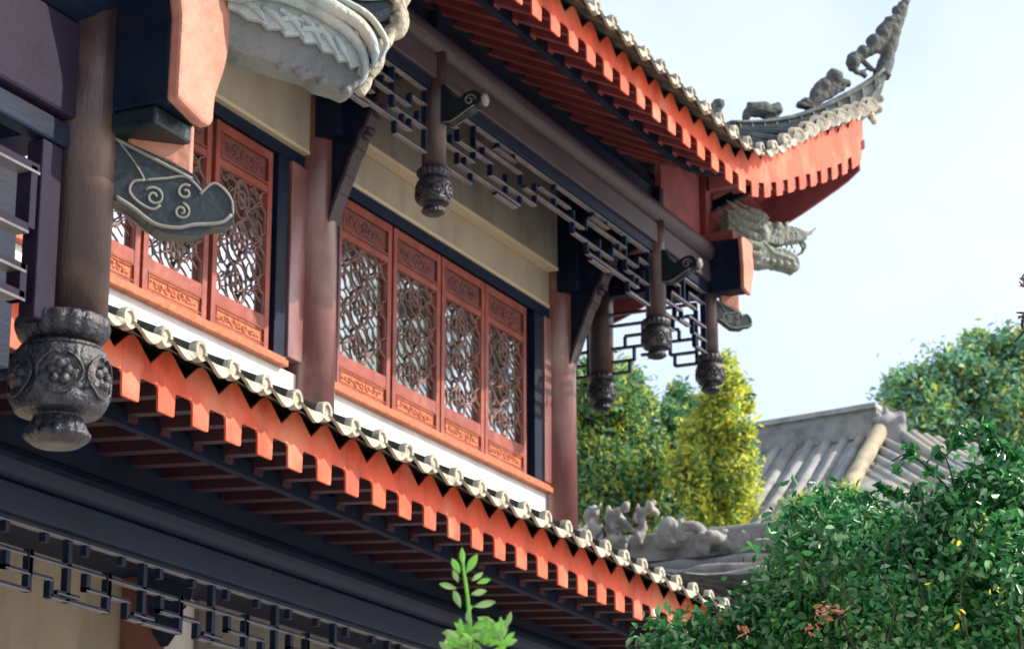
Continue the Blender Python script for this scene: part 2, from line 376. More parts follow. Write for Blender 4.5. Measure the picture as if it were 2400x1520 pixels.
FX = [20.3, 20.6, 20.86, 21.18, 21.6, 22.05, 22.45, 22.87, 23.29, 23.63, 24.11, 24.36]
FZ = [0, .01, .05, .14, .29, .48, .64, .82, 1.0, 1.16, 1.42, 1.62]
hall = root('temple_hall', 'two storey timber temple hall with orange toothed eaves, carved red windows and upswept roof corner', 'temple', (16, 12, GZ))
up_roof = eave(hall, 15.8 - .34 * 13, lambda x: 7.675 + interp(x, FX, FZ), 7.52, 23.02, 8.80, .338, .46, 24.30, 13.0, 'upper_roof', tilelen=1.6)
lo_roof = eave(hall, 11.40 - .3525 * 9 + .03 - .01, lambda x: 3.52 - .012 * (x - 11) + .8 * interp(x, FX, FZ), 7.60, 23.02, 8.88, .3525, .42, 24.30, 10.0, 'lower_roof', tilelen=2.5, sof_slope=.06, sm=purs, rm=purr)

# ------------------------------------------------------------------ porch carpentry
def beams(zb, y0, x0, x1, yend):
    b = MB(); b.box((x0, y0 - .06, zb + .12), (x1, y0 + .07, zb + .32)); part('porch_beam', b, timber2, hall, bevel=.012)
    b = MB(); b.box((x0, y0 - .03, zb + .02), (x1, y0 + .04, zb + .117)); part('porch_rail', b, timber, hall, bevel=.008)
    b = MB(); b.tube([(x0, y0 + .0, zb + .44), (x1 - .02, y0, zb + .44)], .115, 20); part('round_purlin', b, timber2, hall, smooth=False, bevel=.0)
beams(7.54, 8.80, 11, 23.05, 12)
b = MB(); b.box((22.96, 8.94, 7.66), (23.09, 14, 7.86)); b.tube([(23.02, 8.95, 7.98), (23.02, 14, 7.98)], .11, 16); part('side_beam', b, timber, hall)
b = MB(); b.box((11, 8.86, 8.06), (21.9, 8.92, 8.30)); part('frieze_board', b, timber, hall)
b = MB(); b.box((21.9, 8.84, 8.0), (22.93, 8.90, 8.9)); part('frieze_board', b, redsof, hall, label='dark red frieze board near the roof corner')
# ground floor beams
b = MB(); b.box((8, 8.78, 3.12), (24, 8.92, 3.30)); part('porch_beam', b, timber, hall, bevel=.012)
b = MB(); b.tube([(8, 8.86, 3.42), (24, 8.86, 3.42)], .115, 18); part('round_purlin', b, timber, hall)
b = MB(); b.box((8, 8.86, 3.50), (24, 8.94, 3.84)); part('frieze_board', b, timber, hall)

def bars_H(mb, T, z, a, b_, t=.024, d=.045):
    x0, y0 = min(a, b_), max(a, b_)
    mb.add([T((x, dy, zz)) for x in (x0, y0) for dy in (-d / 2, d / 2) for zz in (z, z + t)], [(0, 1, 3, 2), (4, 6, 7, 5), (0, 4, 5, 1), (1, 5, 7, 3), (3, 7, 6, 2)], 0)
    mb.add([T((x, dy, z)) for x in (x0, y0) for dy in (-d / 2, d / 2)], [(0, 1, 3, 2)], 1)  # underside and lower front edge carry the painted bounce light
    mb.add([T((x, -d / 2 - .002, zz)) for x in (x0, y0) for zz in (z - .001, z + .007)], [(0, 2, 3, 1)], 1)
def bars_V(mb, T, x, a, b_, t=.024, d=.045):
    z0, z1 = min(a, b_), max(a, b_)
    mb.add([T((xx, dy, zz)) for xx in (x - t / 2, x + t / 2) for dy in (-d / 2, d / 2) for zz in (z0, z1)], [(0, 1, 3, 2), (4, 6, 7, 5), (0, 4, 5, 1), (1, 5, 7, 3), (3, 7, 6, 2), (0, 2, 6, 4)], 0)
def fret_front(T, W, zt):                                  # T((s, d, z)); s from 0 to W, mirrored about the middle
    mb = MB(); H = []; V = []
    H0 = [(-.13, .0, .25), (-.13, .56, 1.46), (-.23, .27, .88), (-.33, 0, .54), (-.33, .86, 1.74), (-.43, .25, 1.42), (-.53, 0, .50), (-.47, .95, 1.35)]
    V0 = [(.26, -.13, -.23), (.26, -.33, -.43), (.55, 0, -.33), (.87, -.23, -.33), (.50, -.43, -.53), (1.44, -.33, -.43), (1.46, -.13, -.23), (1.16, -.23, -.43), (.72, -.13, -.23), (1.0, 0, -.06), (1.3, 0, -.06), (1.74, -.33, -.13), (.0, 0, -.53), (.13, -.23, -.33), (.38, -.33, -.43)]
    for z, a, b_ in H0: H += [(z, a, b_), (z, W - b_, W - a)]
    for x, a, b_ in V0: V += [(x, a, b_), (W - x, a, b_)]
    c = W / 2; H += [(-.13, c - .33, c + .33), (-.23, c - .62, c + .62), (-.06, .95, 1.35), (-.06, W - 1.35, W - .95)]; V += [(c, -.13, -.23), (c, 0, -.06)]
    H += [(-.0, 0, W)]
    for z, a, b_ in H: bars_H(mb, T, zt + z, max(0, a), min(W, b_))
    for x, a, b_ in V: bars_V(mb, T, x, zt + a + .012, zt + b_ + .012)
    return mb
Tf = lambda x0, y0: (lambda p: (x0 + p[0], y0 + p[1], p[2]))
for x0, x1 in ((12.5, 16.83), (17.15, 21.42)):
    part('hanging_fretwork', fret_front(Tf(x0, 8.80), x1 - x0, 7.53), [timber, bounce_trim], hall, recalc=False)
def fret_short(T, W, zt):
    mb = MB()
    for z, a, b_ in [(0, 0, W), (-.12, 0, W * .4), (-.12, .6 * W, W), (-.24, .2 * W, .8 * W), (-.36, 0, .45 * W), (-.36, .6 * W, W), (-.5, 0, .3 * W), (-.5, .7 * W, W), (-.46, .38 * W, .62 * W), (-.62, 0, .25 * W), (-.62, .75 * W, W)]: bars_H(mb, T, zt + z, a, b_)
    for x, a, b_ in [(0.01, 0, -.62), (W - .01, 0, -.62), (.4 * W, -.12, -.24), (.6 * W, -.12, -.24), (.2 * W, -.24, -.36), (.8 * W, -.24, -.36), (.5 * W, 0, -.24), (.3 * W, -.36, -.5), (.7 * W, -.36, -.5), (.25 * W, -.5, -.62), (.75 * W, -.5, -.62), (.45 * W, -.36, -.46)]: bars_V(mb, T, x, zt + a, zt + b_ + .012)
    return mb
part('hanging_fretwork', fret_short(Tf(21.75, 8.80), 1.14, 7.53), [timber, bounce_trim], hall, recalc=False, label='short deep fretwork panel by the corner post')
Ty = lambda p: (23.0 + p[1], 8.92 + p[0], p[2])
part('hanging_fretwork', fret_short(Ty, .98, 7.46), [timber, bounce_trim], hall, recalc=False, label='side fretwork panel seen against the sky')
# side fretwork further back along the side, meets the dark inner post
Ty2 = lambda p: (23.0 + p[1], 10.1 + p[0], p[2])
part('hanging_fretwork', fret_short(Ty2, 1.4, 7.46), [timber, bounce_trim], hall, recalc=False, label='rear side fretwork panel')
# ground floor fretwork: a repeating key pattern
mb = MB(); T = Tf(0, 8.85)
for k in range(-3, 12):
    o = 12.02 + .805 * k
    bars_H(mb, T, 2.915, o - .02, o + .76); bars_H(mb, T, 2.81, o + .02, o + .22); bars_H(mb, T, 2.81, o + .56, o + .80); bars_H(mb, T, 2.71, o + .21, o + .80); bars_H(mb, T, 2.745, o + .27, o + .5)
    for x, a, c in ((0, 2.96, 2.81), (.21, 2.82, 2.71), (.38, 3.10, 2.71), (.58, 2.93, 2.81), (.80, 2.96, 2.71), (.14, 3.10, 3.03), (.56, 3.10, 3.02)): bars_V(mb, T, o + x, a, c, t=.040)
bars_H(mb, T, 3.085, 8, 24, t=.035)
part('hanging_fretwork', mb, [timber, bounce_trimd], hall, recalc=False, label='long key pattern fretwork under the ground floor beam')

# hanging posts with carved lotus bulbs
def bulb_prof():
    P = [(0, .0), (0, .056), (.008, .074), (.022, .090), (.034, .092), (.05, .082), (.075, .074), (.088, .074), (.094, .114), (.106, .128), (.14, .136), (.20, .138), (.25, .137), (.272, .131), (.282, .106), (.296, .096), (.304, .108), (.318, .124), (.345, .134), (.366, .132), (.378, .122), (.384, .098)]
    C = smoothcurve(P, 4); return [(float(z), max(.0005, float(r))) for z, r in C]
def hanging_post(rt, x, y, z0, z1, pr=.098, s=1.0, dx=0.0):
    p = MB(); p.lathe((x, y, z0), [(.38 * s, pr * s), (z1 - z0 - .01, pr * s), (z1 - z0, pr * s * .92)], 28); po = part('hanging_post', p, postm, rt, smooth=True); x += dx
    def mod(t, z):
        z = z / s
        if .1 < z < .28:
            env = math.sin(math.pi * (z - .1) / .18)
            v = noise.noise(Vector((math.cos(t) * 3.2, math.sin(t) * 3.2, z * 26)))
            return env * (.14 * v + .045 * math.sin(4 * t + 1.2) * math.cos(40 * z))
        if z <= .085: return .075 * abs(math.sin(8 * t)) * math.sin(math.pi * min(1, max(0, z) / .085)) - .02
        if .3 < z < .378: return .06 * abs(math.sin(9 * t)) - .03
        return 0
    P = [(z * s, r * s) for z, r in bulb_prof()]
    mb = MB(); mb.lathe((x, y, z0), P, 96, mod); b_ = part('carved_bulb', mb, bulbm, po, smooth=True)
    md = MB()
    for q in range(6):                                      # medallion rings and a flower inside each
        ca = math.radians(215 + 60 * q); pts = []
        for k in range(25):
            t = 2 * math.pi * k / 24; da = .42 * math.cos(t) * (1 + .12 * math.cos(2 * t)); dz = .062 * math.sin(t) - (.012 if abs(math.cos(t)) < .25 and math.sin(t) > 0 else 0)
            rr = (.1445 if abs(dz) < .05 else .141) * s; pts.append((x + rr * math.cos(ca + da), y + rr * math.sin(ca + da), z0 + (.188 + dz) * s))
        md.tube(pts, .0045 * s, 6, cap=False)
        for k in range(5):
            t = 2 * math.pi * k / 5 + .3; da = .17 * math.cos(t); dz = .022 * math.sin(t)
            md.ball((x + .138 * s * math.cos(ca + da), y + .138 * s * math.sin(ca + da), z0 + (.185 + dz) * s), .017 * s, 8)
    for zz, rr in ((.283, .116), (.10, .118)):
        md.tube([(x + rr * s * math.cos(t), y + rr * s * math.sin(t), z0 + zz * s) for t in np.linspace(0, 2 * math.pi, 37)], .006 * s, 6, cap=False)
    part('medallion', md, bulbm, po, smooth=True)
    return po
for (x, y, zt) in ((17.0, 8.80, 7.92), (21.62, 8.80, 7.90), (12.3, 8.80, 7.9)):
    hanging_post(hall, x, y, 6.54, zt)
hanging_post(hall, 23.02, 8.80, 6.54, 7.62, pr=.088)
hanging_post(hall, 23.0, 9.97, 6.48, 7.9, pr=.125, s=1.0)

def spiral(c, r0, turns, sgn=1, start=0, n=26):
    return [(c[0] + r0 * (1 - .8 * k / n) * math.cos(start + sgn * 2 * math.pi * turns * k / n), c[1] + r0 * (1 - .8 * k / n) * math.sin(start + sgn * 2 * math.pi * turns * k / n)) for k in range(n + 1)]
# scroll brackets poking out in front of the posts
def scroll(x, y, z):
    u, v = (0, -1, 0), (0, 0, 1)
    poly = [(.0, -.14), (.0, .16), (.05, .15), (.10, .06), (.15, .03), (.22, .07), (.30, .08), (.36, .03), (.36, -.04), (.30, -.06), (.24, -.10), (.14, -.13), (.07, -.17)]
    m1 = MB(); m1.prism([tuple(q) for q in smoothcurve(poly, 3)], (x, y, z), u, v, .10); o = part('scroll_bracket', m1, cloudm, hall, bevel=.01)
    m2 = MB(); m2.ball((x, y - .37, z + .0), (.055, .03, .055), 14); part('scroll_tip', m2, edgem, o, smooth=True)
    m3 = MB()
    for off in (-.052, .052):
        m3.tube([(x + off, y - a, z + b_) for a, b_ in spiral((.26, 0), .05, 1.3)], .007, 6)
        m3.tube([(x + off, y - a, z + b_) for a, b_ in smoothcurve([(.02, -.15), (.1, -.15), (.2, -.10), (.3, -.05)], 4)], .006, 6)
    part('scroll_line', m3, bounce_trim, o, smooth=True)
scroll(17.0, 8.72, 7.44); scroll(21.62, 8.72, 7.42)

# ------------------------------------------------------------------ columns, slanted braces, side panels
for cx in (7.6, 12.33, 17.05, 21.77):
    c = MB(); c.lathe((cx, 9.92, 4.6), [(0, .205), (2.68, .195), (3.6, .19)], 40); part('column', c, colm, hall, smooth=True)
    c = MB(); c.box((cx - .17, 9.60, 7.32), (cx + .17, 10.02, 8.3)); part('column_head', c, timber, hall, bevel=.02)
    u, v = (0, -1, 0), (0, 0, 1)
    s = MB(); s.prism([(-.04, 6.7), (-.04, 8.3), (1.0, 8.3), (1.0, 7.80), (.52, 7.78), (.46, 7.56), (.42, 7.52), (.36, 7.38), (.32, 7.34), (.28, 7.22), (.24, 7.16), (.18, 7.0), (.12, 6.86), (.04, 6.66), (.0, 6.62)], (cx, 9.78, 0), u, v, .10)
    br = part('slanted_brace', s, timber, hall, bevel=.012)
    s = MB(); e = [(.52, 7.78), (.46, 7.56), (.42, 7.52), (.36, 7.38), (.32, 7.34), (.28, 7.22), (.24, 7.16), (.18, 7.0), (.12, 6.86), (.03, 6.62)]
    for a, b_ in zip(e[:-1], e[1:]): s.bar((cx, 9.78 - a[0], a[1]), (cx, 9.78 - b_[0], b_[1]), .16, .035)
    for a in e[1:5]: s.ball((cx, 9.78 - a[0] - .02, a[1] - .02), (.07, .035, .03), 10)
    part('brace_edge', s, timber2, br, bevel=.006)
c = MB(); c.lathe((17.05, 11.42, GZ), [(0, .2), (5.5, .19)], 32); part('ground_column', c, capm, hall, smooth=True)
for zz in (17.05, 21.77):
    c = MB(); c.prism([(-.34, 3.85), (-.30, 3.7), (-.18, 3.6), (-.1, 3.4), (0, 3.3), (.1, 3.4), (.18, 3.6), (.30, 3.7), (.34, 3.85)], (zz, 11.2, 0), (1, 0, 0), (0, 0, 1), .08); part('column_bracket', c, timber, hall)
# walls
w_ = MB(); w_.box((6, 10.12, 4.2), (21.8, 15.5, 8.6)); part('wall', w_, tan2, hall)
w_ = MB(); w_.box((6, 9.93, 4.3), (21.62, 10.10, 5.33)); part('wall', w_, plaster, hall, label='white plaster strip below the window sill')
for a, b_ in ((7.8, 12.15), (12.53, 16.86)):
    w_ = MB(); w_.box((a, 9.86, 7.20), (b_, 10.10, 8.45)); p_ = part('wall_panel', w_, tan, hall); w_ = MB(); w_.box((a, 9.85, 7.165), (b_, 10.10, 7.197)); part('panel_lip', w_, tanl, p_, bevel=.006)
w_ = MB(); w_.box((17.25, 9.90, 7.20), (21.58, 10.10, 7.62)); p_ = part('wall_panel', w_, tan, hall); w_ = MB(); w_.box((17.25, 9.89, 7.165), (21.58, 10.1, 7.197)); part('panel_lip', w_, tanl, p_, bevel=.006)
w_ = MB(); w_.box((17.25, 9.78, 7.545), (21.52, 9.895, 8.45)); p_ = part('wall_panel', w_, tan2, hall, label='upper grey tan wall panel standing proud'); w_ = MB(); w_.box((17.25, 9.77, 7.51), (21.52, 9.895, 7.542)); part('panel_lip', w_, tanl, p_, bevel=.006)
w_ = MB(); w_.box((6, 8.95, 8.46), (22.9, 10.1, 8.52)); part('porch_ceiling', w_, timber, hall)
w_ = MB(); w_.box((4, 11.5, GZ), (17.0, 11.7, 4.2)); part('ground_wall', w_, tan, hall)
w_ = MB(); w_.box((17.25, 11.5, GZ), (17.95, 11.72, 4.2)); part('ground_wall', w_, plaster, hall, label='white plaster strip of the ground floor')
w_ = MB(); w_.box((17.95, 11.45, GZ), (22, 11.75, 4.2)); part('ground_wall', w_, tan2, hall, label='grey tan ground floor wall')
w_ = MB(); w_.box((4, 8.96, 3.84), (23, 11.9, 3.90)); part('porch_ceiling', w_, timber, hall)
# windows
fr = MB(); fr.box((8, 9.90, 7.06), (21.58, 10.08, 7.16))
for a, b_ in ((8, 12.1), (12.6, 16.8), (17.3, 21.55)): pass
for x in (12.55, 16.50, 17.34, 21.30): fr.box((x - .045, 9.90, 5.38), (x + .12, 10.08, 7.055))
part('window_frame', fr, timber, hall, bevel=.006)
for a, b_ in ((16.63, 16.87), (21.43, 21.60), (17.19, 17.29), (12.5, 12.6)):
    jb = MB(); jb.box((a, 9.875, 5.42), (b_, 10.06, 7.05)); part('window_jamb', jb, colm, hall, bevel=.01)
sl = MB()
for a, b_ in ((12.5, 16.62), (17.24, 21.60)):
    sl.box((a, 9.86, 5.33), (b_, 10.09, 5.385)); sl.box((a, 9.885, 5.386), (b_, 10.09, 5.41))
part('window_sill', sl, woodp, hall, bevel=.008)
def lattice(W, H):
    mb = MB(); fn = (0, 1, 0); L = H / 3.0; n = 4; P = []
    for k in range(n + 1):
        xb = W * k / n; pts = []
        for i in range(49):
            z = H * i / 48; a = W / n * .46; s_ = math.sin(2 * math.pi * z / L * 1.0 + math.pi * k) + .22 * math.sin(6 * math.pi * z / L)
            x = xb + a * s_ + .012 * math.sin(9 * z / L + k); pts.append((min(W, max(0, x)), 0, z))
        mb.tube(pts, .0085, 6, flat=1.3, fn=fn)
    for r in range(3):                                       # big oval rosettes and their links
        cz = H * (r + .5) / 3
        for rx, rz in ((.11, .15), (.05, .07)):
            mb.tube([(W / 2 + rx * math.cos(t), .004, cz + rz * math.sin(t)) for t in np.linspace(0, 2 * math.pi, 25)], .0080, 6, flat=1.3, fn=fn, cap=False)
        for sx in (-1, 1):
            mb.tube([(W / 2 + sx * .25 + .06 * math.cos(t), .004, cz + .16 + .075 * math.sin(t)) for t in np.linspace(0, 2 * math.pi, 17)], .006, 5, flat=1.3, fn=fn, cap=False)
            for q in (-1, 1): mb.tube([tuple(p) for p in smoothcurve([(W / 2 + sx * .06, .004, cz + q * .03), (W / 2 + sx * .16, .004, cz + q * .06), (W / 2 + sx * .22, .004, cz + q * .01), (W / 2 + sx * .32, .004, cz + q * .07)], 3)], .006, 5, flat=1.3, fn=fn)
        mb.ball((W / 2, 0, cz), (.022, .012, .022), 8)
    return mb
def sash(x0, x1, y=9.93, swing=0.0):
    st = .068; fb = MB()
    zb, zt = 5.41, 7.05
    fb.box((x0, y, zb), (x0 + st, y + .05, zt)); fb.box((x1 - st, y, zb), (x1, y + .05, zt))
    for a, b_ in ((zb, zb + .035), (5.585, 5.69), (6.695, 6.755), (6.985, zt)): fb.box((x0 + st, y + .003, a), (x1 - st, y + .047, b_))
    # fine mouldings
    for a, b_ in ((5.45, 5.58), (6.76, 6.98)):
        for z in (a, b_ - .012): fb.box((x0 + st, y - .008, z), (x1 - st, y + .002, z + .012))
        for x in (x0 + st, x1 - st - .012): fb.box((x, y - .008, a + .013), (x + .012, y + .002, b_ - .013))
    f = part('window_sash', fb, wood, hall, bevel=.004)
    for nm, a, b_, mm in (('lower_panel', 5.445, 5.584, woodp), ('upper_panel', 6.755, 6.985, woodu)):
        p = MB(); p.box((x0 + st, y + .018, a), (x1 - st, y + .03, b_)); W = x1 - x0 - 2 * st; cz = (a + b_) / 2; hh = (b_ - a) / 2 - .028
        cx = (x0 + x1) / 2; prr = random.Random(int(x0 * 97) + (nm == 'upper_panel'))
        for sx in (-1, 1):                                  # carved leaf and scroll relief
            for q, (dx, rad_, tn) in enumerate(((.085, .85, 1.3), (.165, .62, -1.2), (.225, .42, 1.1))):
                pp = spiral((0, 0), hh * rad_, abs(tn), sx * (1 if tn > 0 else -1), start=prr.uniform(0, 6))
                p.tube([(cx + sx * dx * W / .66 + e1 * 1.15, y + .017, cz + e2) for e1, e2 in pp], list(np.linspace(.011, .005, len(pp))), 6)
                p.ball((cx + sx * (dx + .04) * W / .66, y + .018, cz + prr.uniform(-.5, .5) * hh), (.022, .010, .012), 8)
        for q in range(5):
            t = 2 * math.pi * q / 5 + .3; p.ball((cx + .028 * math.cos(t), y + .017, cz + hh * .5 * math.sin(t)), (.020, .011, hh * .32), 8)
        part(nm, p, mm, f, smooth=False)
    W = x1 - x0 - 2 * st; l = lattice(W, 1.0); l.v = [(x0 + st + a, y + .022 + b_, 5.69 + c * 1.005) for a, b_, c in l.v]
    part('lattice', l, lattm, f, smooth=True)
    gl = MB(); gl.box((x0 + st - .01, y + .052, 5.68), (x1 - st + .01, y + .058, 6.70)); part('glass', gl, gm, f)
for a, b_ in ((17.48, 18.42), (18.46, 19.34), (19.37, 20.23), (20.25, 21.13), (15.58, 16.42), (14.66, 15.52), (13.74, 14.62), (12.8, 13.7)):
    sash(a, b_)

# ------------------------------------------------------------------ corner assembly: nosed beam, dragon head, cloud bracket
D = Vector((1, -1, 0)).normalized(); Zv = Vector((0, 0, 1))
def tri_spike(mb, T, a, b_, c, th): mb.prism([a, b_, c], *T, th)
def nose_beam(rt, x0, x1, y0, yf, z0, z1, fl=.16):
    b = MB(); b.box((x0, yf, z0), (x1, y0, z1)); bm_ = part('corner_beam', b, timber, rt, bevel=.012)
    h = z1 - z0; W = x1 - x0; c = MB()
    pr = [(-.01 * 1, 0), (W * .78, -.03), (W * .9, .12 * h), (W * 1.12, .30 * h), (W * 1.22, .45 * h), (W * 1.22, .62 * h), (W * 1.12, .8 * h), (W * 1.10, 1.0 * h), (-fl * W, 1.0 * h), (-fl * .9 * W, .8 * h), (-.06 * W, .5 * h), (.0, .33 * h)]
    c.prism([tuple(q) for q in smoothcurve(pr, 3)][:-2], (x0, yf - .02, z0), (1, 0, 0), (0, 0, 1), .045); part('beam_end_cap', c, capm, bm_, bevel=.012)
    return bm_
def cloud(rt, cx, cy, zb, s=1.0, label=None):
    o = Vector((cx, cy, zb)); body = [(.06, .62), (.06, .96), (.16, .93), (.34, .86), (.345, .80), (.36, .83), (.42, .84), (.455, .80), (.465, .745), (.45, .71), (.40, .70), (.36, .672), (.30, .665), (.24, .668), (.20, .70), (.14, .74), (.10, .75), (.06, .745)]
    P = [(a * s, b_ * s) for a, b_ in body[1:]]
    m = MB(); m.prism([tuple(q) for q in smoothcurve(P, 3)], o, D, Zv, .075 * s); c = part('cloud_bracket', m, cloudm, rt, bevel=.012, label=label)
    e = MB(); N = D.cross(Zv).normalized()
    for sd in (-1, 1):
        off = N * (sd * .040 * s)
        def tb(pp, r=.0055): e.tube([o + D * (a * s) + Zv * (b_ * s) + off for a, b_ in pp], r * s * .8, 8, mi=0)
        tb(smoothcurve([(.08, .95), (.2, .90), (.33, .845)], 4), .007)
        tb(smoothcurve([(.10, .94), (.15, .88), (.185, .825)], 4), .004)
        tb(smoothcurve([(.185, .825), (.15, .815), (.14, .785), (.165, .755), (.21, .735), (.235, .75)], 5))
        tb(spiral((.215, .775), .032, 1.4, -1, 2.5)); tb(spiral((.31, .80), .026, 1.2, 1, 1.0)); tb(spiral((.30, .738), .027, 1.5, -1, 1.5))
        tb(smoothcurve([(.185, .825), (.25, .838), (.31, .85), (.355, .815), (.36, .80)], 5), .0055); tb(smoothcurve([(.355, .80), (.40, .84), (.45, .80), (.46, .745)], 5), .0055)
        tb(smoothcurve([(.10, .762), (.15, .735), (.22, .69), (.29, .685), (.34, .70), (.42, .715), (.455, .745)], 5), .008)
    part('carved_line', e, edgem, c, smooth=True)  # pale colour stands in for highlights along the carving
    w2 = MB(); w2.prism([(.13 * s, .92 * s), (.13 * s, 1.03 * s), (.335 * s, 1.03 * s), (.335 * s, .85 * s), (.25 * s, .895 * s)], o + N * .0, D, Zv, .06 * s); part('bracket_block', w2, capm, rt, bevel=.012)
def dragon(rt, cx, cy, zb, s=1.0):
    o = Vector((cx, cy, zb)); m = MB(); N = D.cross(Zv).normalized()
    def pr(P, th, off=0): m.prism([(a * s, b_ * s) for a, b_ in P], o, D, Zv, th * s, off * s)
    def tb(P, r, off=0, flat=1.0): m.tube([o + D * (q[0] * s) + Zv * (q[1] * s) + N * (off * s) for q in smoothcurve(P, 5)], [x * s for x in np.interp(np.linspace(0, 1, (len(P) - 1) * 5 + 1), np.linspace(0, 1, len(r)), r)], 8)
    def bl(a, b_, r, off=0): m.ball(o + D * (a * s) + Zv * (b_ * s) + N * (off * s), [x * s for x in r] if hasattr(r, '__len__') else r * s, 14)
    # t axis here is metres along the diagonal (1.414 * offset in x)
    pr([(.20, 1.34), (.20, 1.90), (.46, 1.94), (.62, 1.86), (.70, 1.75), (.62, 1.60), (.64, 1.42), (.52, 1.36)], .22)          # skull and neck
    pr([(.50, 1.36), (.60, 1.35), (.72, 1.385), (.88, 1.36), (.965, 1.34), (1.0, 1.39), (.985, 1.46), (.93, 1.53), (.84, 1.56), (.70, 1.56), (.58, 1.60), (.5, 1.6)], .19)  # lower jaw
    pr([(.58, 1.62), (.66, 1.84), (.80, 1.80), (.90, 1.82), (1.02, 1.80), (1.10, 1.76), (1.09, 1.70), (1.0, 1.67), (.88, 1.65), (.78, 1.60)], .17)  # upper jaw
    bl(.58, 1.70, (.07, .07, .075), -.10); bl(.58, 1.70, (.07, .07, .075), .10); bl(.76, 1.80, (.06, .06, .045), -.07); bl(.76, 1.80, (.06, .06, .045), .07); bl(1.04, 1.76, (.05, .05, .05))
    tb([(1.0, 1.79), (1.10, 1.78), (1.17, 1.80), (1.235, 1.86)], [.035, .03, .018, .006])                      # nose horn
    tb([(.88, 1.83), (.90, 1.87), (.93, 1.885)], [.03, .02, .006])
    tb([(1.05, 1.70), (1.09, 1.64), (1.06, 1.57), (1.0, 1.54)], [.02, .018, .014, .008], .03)                  # curled fang and lip
    tb([(1.05, 1.70), (1.09, 1.64), (1.06, 1.57), (1.0, 1.54)], [.02, .018, .014, .008], -.03)
    for sd in (-1, 1):
        for q in range(5):
            z = 1.42 + .1 * q; tb([(.55, z + .02), (.42, z + .05), (.30, z + .10), (.18, z + .18)], [.045, .042, .03, .008], sd * .11)
        tb([(.66, 1.86), (.56, 1.92), (.44, 1.95), (.30, 2.02)], [.03, .035, .025, .008], sd * .07)
        tb([(.60, 1.60), (.70, 1.50), (.84, 1.47), (.94, 1.44)], [.02, .028, .024, .01], sd * .095)
        for q in range(5): bl(.60 + .08 * q, 1.41 - .004 * q, (.04, .04, .03), sd * .09)
        for q in range(4): tb([(.80 + .06 * q, 1.66), (.805 + .06 * q, 1.61)], [.014, .004], sd * .06)
        for q in range(4): tb([(.80 + .05 * q, 1.54), (.805 + .05 * q, 1.59)], [.013, .004], sd * .06)
        bl(.72, 1.74, .026, sd * .085)
    return rough(part('dragon_head', m, stoned, rt, smooth=True, remesh=.0062 * s), .04, .016)
nose_beam(hall, 22.93, 23.16, 9.3, 8.42, 7.55, 8.08)
b = MB(); b.box((22.96, 8.5, 8.083), (23.12, 9.3, 8.19)); part('corner_beam', b, redsof, hall, bevel=.01, label='dark red upper block of the corner beam')
cloud(hall, 23.0, 8.80, 6.54)
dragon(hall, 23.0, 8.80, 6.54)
# hip rafter below the corner soffit
zf_u = lambda x: 7.675 + interp(x, FX, FZ)
def hip_z(t): return zf_u(23.02 + t) + .18 + .13 * max(0, (8.80 - t) - 7.52)
m = MB(); top = []; bot = []
for t in np.linspace(0, 1.27, 14): top.append((t * 1.414, hip_z(t))); bot.append((t * 1.414, hip_z(t) - .10 - .16 * (1 - t / 1.27)))
m.prism(bot + top[::-1], (23.02, 8.80, 0), D, Zv, .14); part('hip_rafter', m, redraf, hall, bevel=.01)
m = MB(); m.box((22.95, 8.78, 8.19), (23.08, 8.95, 9.2)); part('corner_strut', m, redraf, hall)

# ------------------------------------------------------------------ hip ridge with carvings, in the diagonal plane
def dpt(x, y): return diag(x, y, 23.02, 8.80)
RB = [(1700, 322), (1735, 342), (1790, 352), (1850, 345), (1910, 330), (1960, 312), (2005, 292), (2045, 262), (2062, 215), (2070, 190)]
RTOP = [(2076, 160), (2060, 165), (2045, 178), (2015, 198), (1985, 215), (1950, 233), (1905, 255), (1850, 273), (1790, 283), (1740, 290), (1700, 288)]
m = MB(); m.prism([tuple(q) for q in smoothcurve([dpt(*p) for p in RB], 3)] + [tuple(q) for q in smoothcurve([dpt(*p) for p in RTOP], 3)], (23.02, 8.80, 0), D, Zv, .13)
hip = part('hip_ridge', m, ridgem, hall, bevel=.012)
m = MB(); N = D.cross(Zv).normalized()
def rl(P, r, mb, flat=1): 
    pp = smoothcurve([dpt(*p) for p in P], 4)
    for off in (-.075, .075): mb.tube([Vector((23.02, 8.80, 0)) + D * a + Zv * b_ + N * off for a, b_ in pp], r, 6)
rl([(1705, 315), (1790, 330), (1850, 322), (1910, 305), (1970, 282), (2020, 250), (2055, 205)], .022, m)
rl([(1705, 292), (1790, 290), (1850, 281), (1910, 262), (1970, 235), (2020, 205), (2065, 168)], .020, m)
for q in np.linspace(0, 1, 12):
    x = lerp(1730, 2045, q); yb = interp(x, [1700, 1790, 1850, 1910, 1970, 2020, 2045], [312, 326, 318, 300, 276, 245, 220]); yt_ = interp(x, [1700, 1790, 1850, 1910, 1970, 2020, 2045], [295, 293, 285, 266, 240, 210, 190])
    rl([(x, yb), (x - 3, yt_)], .012, m)
part('ridge_moulding', m, tilec if False else ridgem, hip, smooth=True)
def dcarve(name, shapes, mt, par, vox=.014):
    m = MB()
    for sh in shapes:
        k = sh[0]
        if k == 'p': m.prism([dpt(*p) for p in sh[1]], (23.02, 8.80, 0), D, Zv, sh[2])
        if k == 't':
            pp = smoothcurve([dpt(*p) for p in sh[1]], 5); rr = np.interp(np.linspace(0, 1, len(pp)), np.linspace(0, 1, len(sh[2])), sh[2])
            m.tube([Vector((23.02, 8.80, 0)) + D * a + Zv * b_ for a, b_ in pp], list(rr), 8)
        if k == 'b': a, b_ = dpt(*sh[1]); m.ball(Vector((23.02, 8.80, 0)) + D * a + Zv * b_, sh[2], 12)
    return rough(part(name, m, mt, par, smooth=True, remesh=vox), .07, .03)
